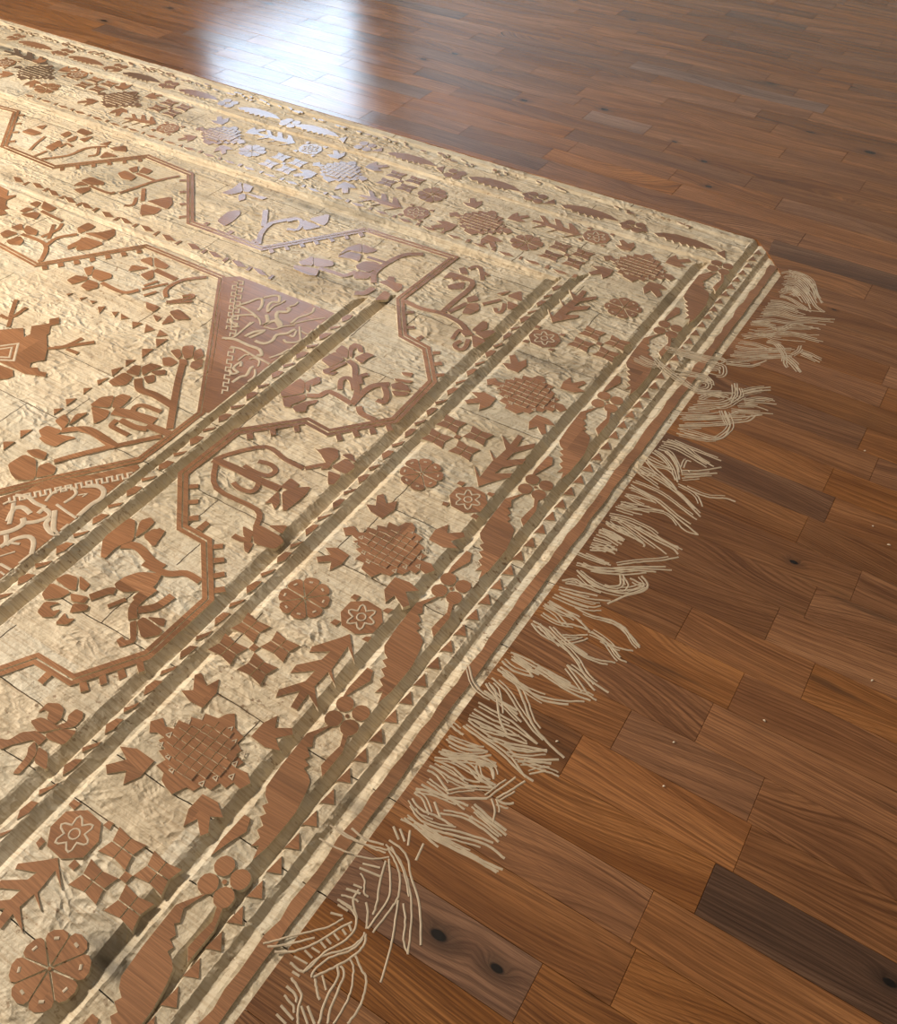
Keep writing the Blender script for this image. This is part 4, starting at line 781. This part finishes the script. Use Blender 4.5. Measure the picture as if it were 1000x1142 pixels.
# ------------------------------------------------------------------ fringe
FR = [(Crop(790,270,6.667), [
 [(540,235),(640,225),(760,280),(800,390),(850,450)],[(590,215),(700,250),(780,330),(840,455)],[(555,260),(680,260),(760,330),(800,420)],[(560,290),(660,290),(740,370),(800,470),(865,520)],[(555,320),(640,310),(730,390),(780,470)],[(540,350),(640,340),(720,420),(760,500)],[(530,380),(620,370),(700,450)],[(530,400),(600,420),(700,480),(760,520)],[(570,330),(640,360),(660,390),(600,390)],[(460,440),(560,450),(700,500),(860,520)],[(420,480),(560,490),(720,540)],[(410,510),(520,510),(640,550),(760,560),(940,575)],[(380,550),(500,540),(640,570),(760,580),(930,595)],[(320,590),(450,580),(600,600),(760,600),(870,615)],[(310,610),(430,620),(540,650),(640,610),(830,650)],[(300,650),(420,660),(560,640),(700,640),(820,640)],[(290,670),(430,690),(560,670),(700,690),(820,690)],[(260,720),(380,700),(520,690),(640,690),(760,720),(850,740)],[(250,700),(400,690),(500,720),(720,740)],[(220,750),(340,760),(470,800),(540,800)],[(200,780),(330,800),(560,800),(640,800)],[(190,820),(330,830),(500,820),(620,830)],[(160,840),(300,850),(450,850),(560,850)],[(120,890),(250,880),(400,860),(540,850),(620,840)],[(130,900),(250,915),(330,915),(430,880)],[(430,740),(500,760),(560,840),(560,900),(580,935)],[(450,730),(530,760),(570,800)],[(560,850),(620,900),(680,970)],[(580,850),(640,900),(690,965)],[(620,840),(670,810),(690,770)],[(680,810),(760,840),(840,880)],[(690,830),(760,860),(825,895)],[(600,240),(690,290),(750,370)],[(545,370),(600,350),(680,400)],[(440,460),(540,470),(640,500)],[(390,530),(470,525),(560,540)],[(330,600),(420,600),(500,620)]]),
 (Crop(700,350,5.556), [
 [(230,200),(350,230),(500,270),(580,280),(595,300),(560,310)],[(230,215),(400,270),(540,310),(590,330),(580,380),(490,365)],[(250,225),(380,260),(480,290),(570,320)],[(500,340),(560,345),(570,370)],[(35,280),(120,320),(190,330)],[(70,265),(150,305),(240,340)],[(160,270),(220,340),(300,400),(420,470)],[(190,300),(280,370),(350,410)],[(260,340),(400,370),(480,390),(515,425),(470,400),(380,385),(300,370)],[(350,420),(420,465),(490,460),(495,430),(450,420),(420,450)],
 [(400,480),(520,485),(660,490)],[(430,495),(560,500),(640,530)],[(440,530),(520,500),(600,520)],[(430,540),(560,550),(660,520)],[(380,580),(480,570),(600,575),(680,530),(720,510)],[(370,590),(500,595),(640,560)],[(320,625),(440,625),(570,610)],[(320,650),(440,650),(580,640),(690,600)],[(340,640),(500,640),(700,640),(830,625)],[(315,690),(440,690),(600,680),(740,665),(790,630)],[(320,700),(450,700),(600,690)],[(310,710),(420,740),(540,770),(610,730),(635,680),(600,600)],[(300,740),(430,770),(520,780),(600,760),(630,700)],[(660,430),(665,500),(640,550)],[(690,460),(700,500),(680,540)],[(700,485),(780,465),(885,455)],[(710,500),(800,480),(885,472)],[(720,540),(820,525),(910,540)],[(720,550),(800,550),(920,560)],[(680,570),(780,570),(870,600)],[(640,600),(760,610),(900,620)],[(690,600),(780,610)],[(580,600),(600,650),(620,690)]]),
 (Crop(660,490,6.25), [
 [(490,15),(600,40),(700,100),(830,180)],[(520,10),(650,60),(740,130),(850,190)],[(480,40),(580,70),(690,130),(800,195)],[(550,5),(700,70),(900,150)],[(460,65),(540,100),(590,190),(610,280)],[(440,75),(510,120),(570,200),(600,300)],[(420,90),(480,130),(540,190)],[(390,130),(470,170),(570,210)],[(380,155),(440,190),(540,220),(600,300)],[(385,140),(440,200),(540,290),(590,350)],[(340,185),(420,220),(520,290),(600,370),(720,485)],[(320,200),(400,250),(500,310),(620,400),(755,540)],[(315,230),(400,290),(470,340)],[(330,215),(380,240),(440,240)],[(285,295),(380,330),(500,390),(620,480),(730,560)],[(270,315),(370,370),(480,430),(600,530),(690,590)],[(255,335),(330,360),(440,420),(560,520),(735,660)],[(235,380),(320,400),(440,440)],[(230,390),(290,430),(380,470),(500,500)],[(200,435),(290,450),(400,470)],[(205,445),(290,480),(400,510)],[(165,470),(250,500),(350,525)],[(180,460),(300,480),(480,500),(560,540),(640,630),(740,665)],[(640,200),(660,150),(690,155)],[(620,215),(740,220),(900,195)],[(625,245),(740,245),(870,235)],[(625,270),(700,265),(790,255)],[(600,310),(680,350),(740,400),(770,470)],[(620,320),(720,370),(820,405),(930,410),(1000,435)],[(520,80),(580,140),(610,230)],
 [(120,530),(250,560),(400,630),(480,690),(630,770)],[(130,545),(230,570),(370,640),(500,710),(600,750)],[(100,570),(200,640),(350,720),(360,750)],[(100,590),(180,640),(300,690)],[(160,540),(260,610),(400,710),(520,800)],[(50,630),(130,660),(220,710)],[(70,620),(150,650),(230,700)],[(30,665),(100,690),(180,740)],[(0,720),(80,740),(150,790)],[(0,760),(80,760),(170,770)],[(300,610),(420,690),(560,760),(600,800)]]),
 (Crop(580,580,5.556), [
 [(530,20),(640,50),(760,140)],[(510,60),(600,100),(640,130)],[(485,70),(560,110),(630,150)],[(450,120),(540,150),(600,190)],[(440,150),(520,180),(590,210)],[(430,185),(520,190),(600,180)],[(360,200),(430,230),(550,270)],[(400,215),(480,250),(560,280)],[(350,265),(450,290),(560,300),(700,310),(840,320)],[(380,280),(480,320),(640,340),(780,325)],[(420,300),(560,320),(720,300),(940,310)],[(600,280),(740,260),(880,250),(980,230)],[(560,300),(700,290),(900,290)],[(620,340),(620,400),(560,410),(520,400)],[(640,350),(670,400),(650,440)],[(680,360),(740,390),(770,400),(700,430),(620,435)],[(750,345),(790,400),(760,440),(650,470),(540,520)],[(350,310),(440,380),(540,430),(640,440)],[(360,320),(450,400),(560,440),(680,455),(780,420)],
 [(260,375),(340,365),(400,400),(520,420)],[(280,390),(380,410),(500,450)],[(240,415),(340,440),(480,470)],[(240,430),(330,460),(440,490),(560,500)],[(210,460),(310,500),(440,540),(500,530)],[(200,475),(300,520),(420,560),(500,560)],[(170,510),(260,550),(370,600)],[(180,500),(280,560),(380,630)],[(150,525),(230,580),(300,660)],[(140,575),(230,630),(330,650),(420,680)],[(150,520),(250,570),(350,610),(430,690)],[(340,540),(440,590),(560,620),(650,670),(700,750),(740,790)],[(480,600),(600,640),(680,710),(740,780)],[(420,690),(520,740),(600,850),(660,880)],[(440,690),(540,760),(620,850)],[(500,740),(600,790),(700,810)],[(260,710),(340,715),(420,710)],[(240,770),(340,760),(420,735)],
 [(70,640),(130,710),(240,770),(330,850),(400,960),(440,1000)],[(80,625),(170,680),(260,770),(370,890)],[(120,640),(190,720),(210,750)],[(180,660),(260,740),(340,800),(450,870),(540,895)],[(230,690),(320,770),(430,850),(590,885)]]),
 (Crop(500,680,4.545), [
 [(600,280),(680,340),(740,410)],[(650,250),(700,340),(810,420)],[(315,215),(400,250),(470,290),(600,360),(620,375)],[(330,225),(440,290),(560,350),(650,400)],[(330,240),(390,290),(430,340)],[(270,260),(330,310),(430,340)],[(320,250),(400,300),(460,330)],[(440,300),(540,370),(620,420),(720,460)],[(480,310),(590,390),(700,430),(750,460)],[(600,280),(660,360),(710,430)],[(250,300),(330,370),(440,430),(560,460),(690,465)],[(270,310),(380,390),(480,460),(605,480)],[(250,305),(330,360),(380,460),(420,570),(500,670),(585,750)],[(220,345),(290,410),(350,500),(420,600),(480,660)],[(210,380),(240,420),(260,550),(295,630)],[(105,285),(130,370),(190,430),(260,460),(350,510)],[(190,375),(240,440),(350,530)],[(180,410),(280,480),(370,570)],[(150,470),(240,520),(340,580),(450,680)],[(130,505),(230,560),(330,600),(450,680)],[(100,550),(200,590),(290,640),(400,680)],[(100,560),(170,610),(280,640)],[(160,590),(260,620),(360,640)],[(200,640),(320,680),(430,700),(500,715)],[(280,680),(380,690),(500,720)],[(300,700),(400,720),(500,710)],[(320,740),(440,760),(560,760)],[(350,770),(440,770),(520,780)],[(380,760),(460,790),(510,800)],[(410,835),(490,820),(560,845)],
 [(75,590),(160,650),(260,720),(350,810),(430,870)],[(90,580),(200,660),(310,740),(390,850)],[(0,575),(40,610),(75,635)],[(0,650),(100,690),(200,720)],[(0,670),(90,710),(180,715)],[(0,740),(100,740),(180,750),(245,795)],[(10,760),(100,760),(200,790),(230,860)],[(0,750),(100,800),(150,860),(240,890)],[(140,790),(160,850),(220,900)]]),
 (Crop(430,800,4.762), [
 [(320,115),(400,160),(540,180)],[(280,180),(380,210),(500,210),(560,200)],[(290,190),(360,215),(450,220)],[(260,215),(360,230),(470,290),(580,360)],[(270,230),(360,270),(430,330),(500,345)],[(430,210),(520,240),(590,265)],[(480,240),(560,270),(575,325)],[(235,255),(330,310),(440,370)],[(220,280),(270,310),(330,390)],[(330,315),(430,360),(585,375)],[(320,390),(400,375),(480,370)],[(190,355),(270,400),(360,440),(440,470)],[(160,380),(260,400),(360,430),(540,430)],[(220,340),(300,400),(420,490)],[(150,400),(200,440),(230,520)],[(140,430),(190,490),(280,530),(360,580)],[(260,450),(290,530)],[(130,470),(180,540),(260,580),(400,610),(570,665)],[(290,510),(400,530),(500,580),(600,660)],[(150,560),(260,600),(380,630),(540,680),(630,750)],[(440,540),(540,610),(600,660)],[(470,460),(560,540),(640,600)],[(480,490),(560,560),(640,625)],[(540,430),(620,370),(690,320)],[(590,430),(660,390),(740,340)],[(560,430),(580,490),(570,560)],[(590,440),(640,460),(680,455)],[(140,570),(260,650),(400,720),(600,820)],[(170,570),(300,660),(440,730),(620,810)],[(200,600),(330,680),(480,760),(590,825)],[(80,540),(160,580),(230,650),(280,690)],[(100,535),(200,620),(260,670)],[(75,590),(100,660)],[(40,580),(70,650)],[(130,600),(120,680)],[(200,670),(160,760)]]),
 (Crop(280,920,5), [
 [(440,0),(520,60),(640,110),(760,140)],[(470,10),(560,70),(680,130),(750,155)],[(560,20),(640,80),(740,110)],[(380,75),(480,130),(560,160)],[(580,170),(680,190),(770,180)],[(770,85),(860,160),(890,280),(940,460),(945,670)],[(750,110),(830,200),(880,340),(895,500),(875,720)],[(780,120),(850,260),(880,400)],[(760,130),(800,200),(830,290),(820,400),(770,480),(680,600)],[(770,190),(775,330),(760,420),(650,580)],[(750,200),(720,310),(700,440),(680,500)],[(820,420),(800,560),(780,680),(720,880)],[(850,440),(860,540),(850,640),(875,720)],[(620,215),(720,240)],[(605,240),(720,290)],[(610,270),(635,310),(630,380),(655,400)],[(570,330),(620,350)],[(530,355),(610,385)],[(500,390),(570,410),(600,430)],[(490,420),(560,460)],[(480,445),(540,480)],[(440,490),(510,510)],[(640,430),(650,500),(640,580)],[(600,360),(570,420),(590,520)]]),
 (Crop(290,1000,6.25), [
 [(20,330),(160,290),(320,250),(480,210),(580,150)],[(50,350),(200,330),(380,285)],[(100,385),(240,380),(400,320),(540,230),(640,180)],[(210,460),(290,520),(350,490),(450,390),(600,300),(670,200),(660,120),(600,60),(540,20)],[(240,415),(330,470)],[(310,375),(365,425)],[(360,355),(420,390)],[(420,310),(455,360)],[(460,290),(495,330)],[(515,255),(550,300)],[(570,225),(600,265)],[(620,195),(640,240)],[(300,525),(400,430),(480,400),(620,360),(710,290),(730,250)],[(360,560),(380,510),(480,430),(640,370),(720,290)],[(370,560),(440,530),(560,470),(680,390),(730,320),(735,260)],[(385,570),(395,650),(415,720)],[(435,545),(460,650)],[(540,480),(540,570),(480,670),(440,770),(410,888)],[(560,480),(585,540),(540,660),(490,780),(470,888)],[(625,430),(650,500),(640,620),(600,740),(510,888)],[(660,400),(700,500),(740,570),(720,690),(680,790),(610,888)],[(225,525),(275,555)],[(215,565),(290,680),(265,780),(265,888)],[(185,625),(250,690),(250,740)],[(165,685),(230,760),(235,810)],[(145,755),(230,855)],[(110,820),(180,888)],[(290,760),(330,888)],[(330,760),(380,888)]])]
def strand(P, w, zt):
    n = len(P); w1, w2 = [], []
    P = [(x+random.uniform(-.0006, .0006), y+random.uniform(-.0006, .0006)) for x, y in P]
    w1 = ribbon(P, w); w2 = ribbon(P, w*.45)
    v = [(x, y, .0001) for x, y in w1]+[(x, y, zt) for x, y in w2]
    f = []
    for i in range(n-1):
        a, b = i, i+1; c, d = 2*n-1-i, 2*n-2-i
        f += [(b, a, 2*n+a, 2*n+b), (2*n+b, 2*n+a, 2*n+c, 2*n+d), (2*n+d, 2*n+c, c, d)]
    f += [(0, 2*n-1, 4*n-1, 2*n), (n, n-1, 3*n-1, 3*n)]
    return v, f
ext_v, ext_f = [], []
for q, (K, L) in enumerate(FR):
    for P in L:
        P = smooth_path(K(P), 5)
        v, f = strand(P, random.uniform(.0036, .0048)*(1 if q < 6 else .85), random.uniform(.0004, .0008))
        mesh_obj('fringe_strand', v, f, [M_STRAND], rug)
        if q < 6:          # thin cuts between the main strands
            for sgn in ((-1, 1) if q < 2 else (random.choice((-1, 1)),)):
                n = len(P); a, b = int(n*random.uniform(0, .15)), int(n*random.uniform(.6, 1))
                if b-a < 3: continue
                d = sgn*random.uniform(.0055, .0085)
                sub = P[a:b]; C_ = ribbon(sub, .0001, d)[:len(sub)]
                v, f = strand(C_, random.uniform(.0026, .0036), random.uniform(.0004, .0008))
                o_ = len(ext_v); ext_v += v; ext_f += [tuple(o_+i for i in t) for t in f]
o = mesh_obj('fringe_thread', ext_v, ext_f, [M_STRAND], rug); tag(o, kind='stuff')

# ------------------------------------------------------------------ wood chips lying on the floor
chips = [(768,526,'tiny pale wood chip on a plain plank beyond the knotted fringe'),(964,503,'pale splinter of wood lying along a plank joint'),(991,608,'longest pale wood sliver on the reddish plank'),(973,587,'short pale wood crumb beside the longest sliver'),(751,828,'pale curled wood chip between two plank ends'),(740,877,'pale wood chip on the orange plank'),(852,804,'tiny pale wood crumb on a wide brown plank'),(621,827,'rounded pale wood crumb by the tip of the fringe'),(972,759,'tiny pale wood crumb near the arched grain')]
for px, py, lb in chips:
    x, y = world_pt(px, py); a = random.uniform(-.5, 1.2); L = .008 if px == 991 else random.uniform(.003, .0055); W_ = .0016
    v = []
    for i in range(4):
        t = i/3; bx = x+L*(t-.5)*math.cos(a); by = y+L*(t-.5)*math.sin(a); h = .0008+.0012*math.sin(math.pi*t)
        ww = W_*(.5+.6*math.sin(math.pi*t))
        for s in (-1, 1): v += [(bx-s*ww*math.sin(a), by+s*ww*math.cos(a), h-.0005), (bx-s*ww*.8*math.sin(a), by+s*ww*.8*math.cos(a), h+.0006)]
    f = []
    for i in range(3):
        b = 4*i; f += [(b, b+4, b+5, b+1), (b+1, b+5, b+7, b+3), (b+3, b+7, b+6, b+2), (b+2, b+6, b+4, b)]
    f += [(0, 1, 3, 2), (12, 14, 15, 13)]
    o = mesh_obj('wood_chip', v, f, [M_CHIP]); tag(o, lb, 'wood chip', 'wood chips left on the floor')
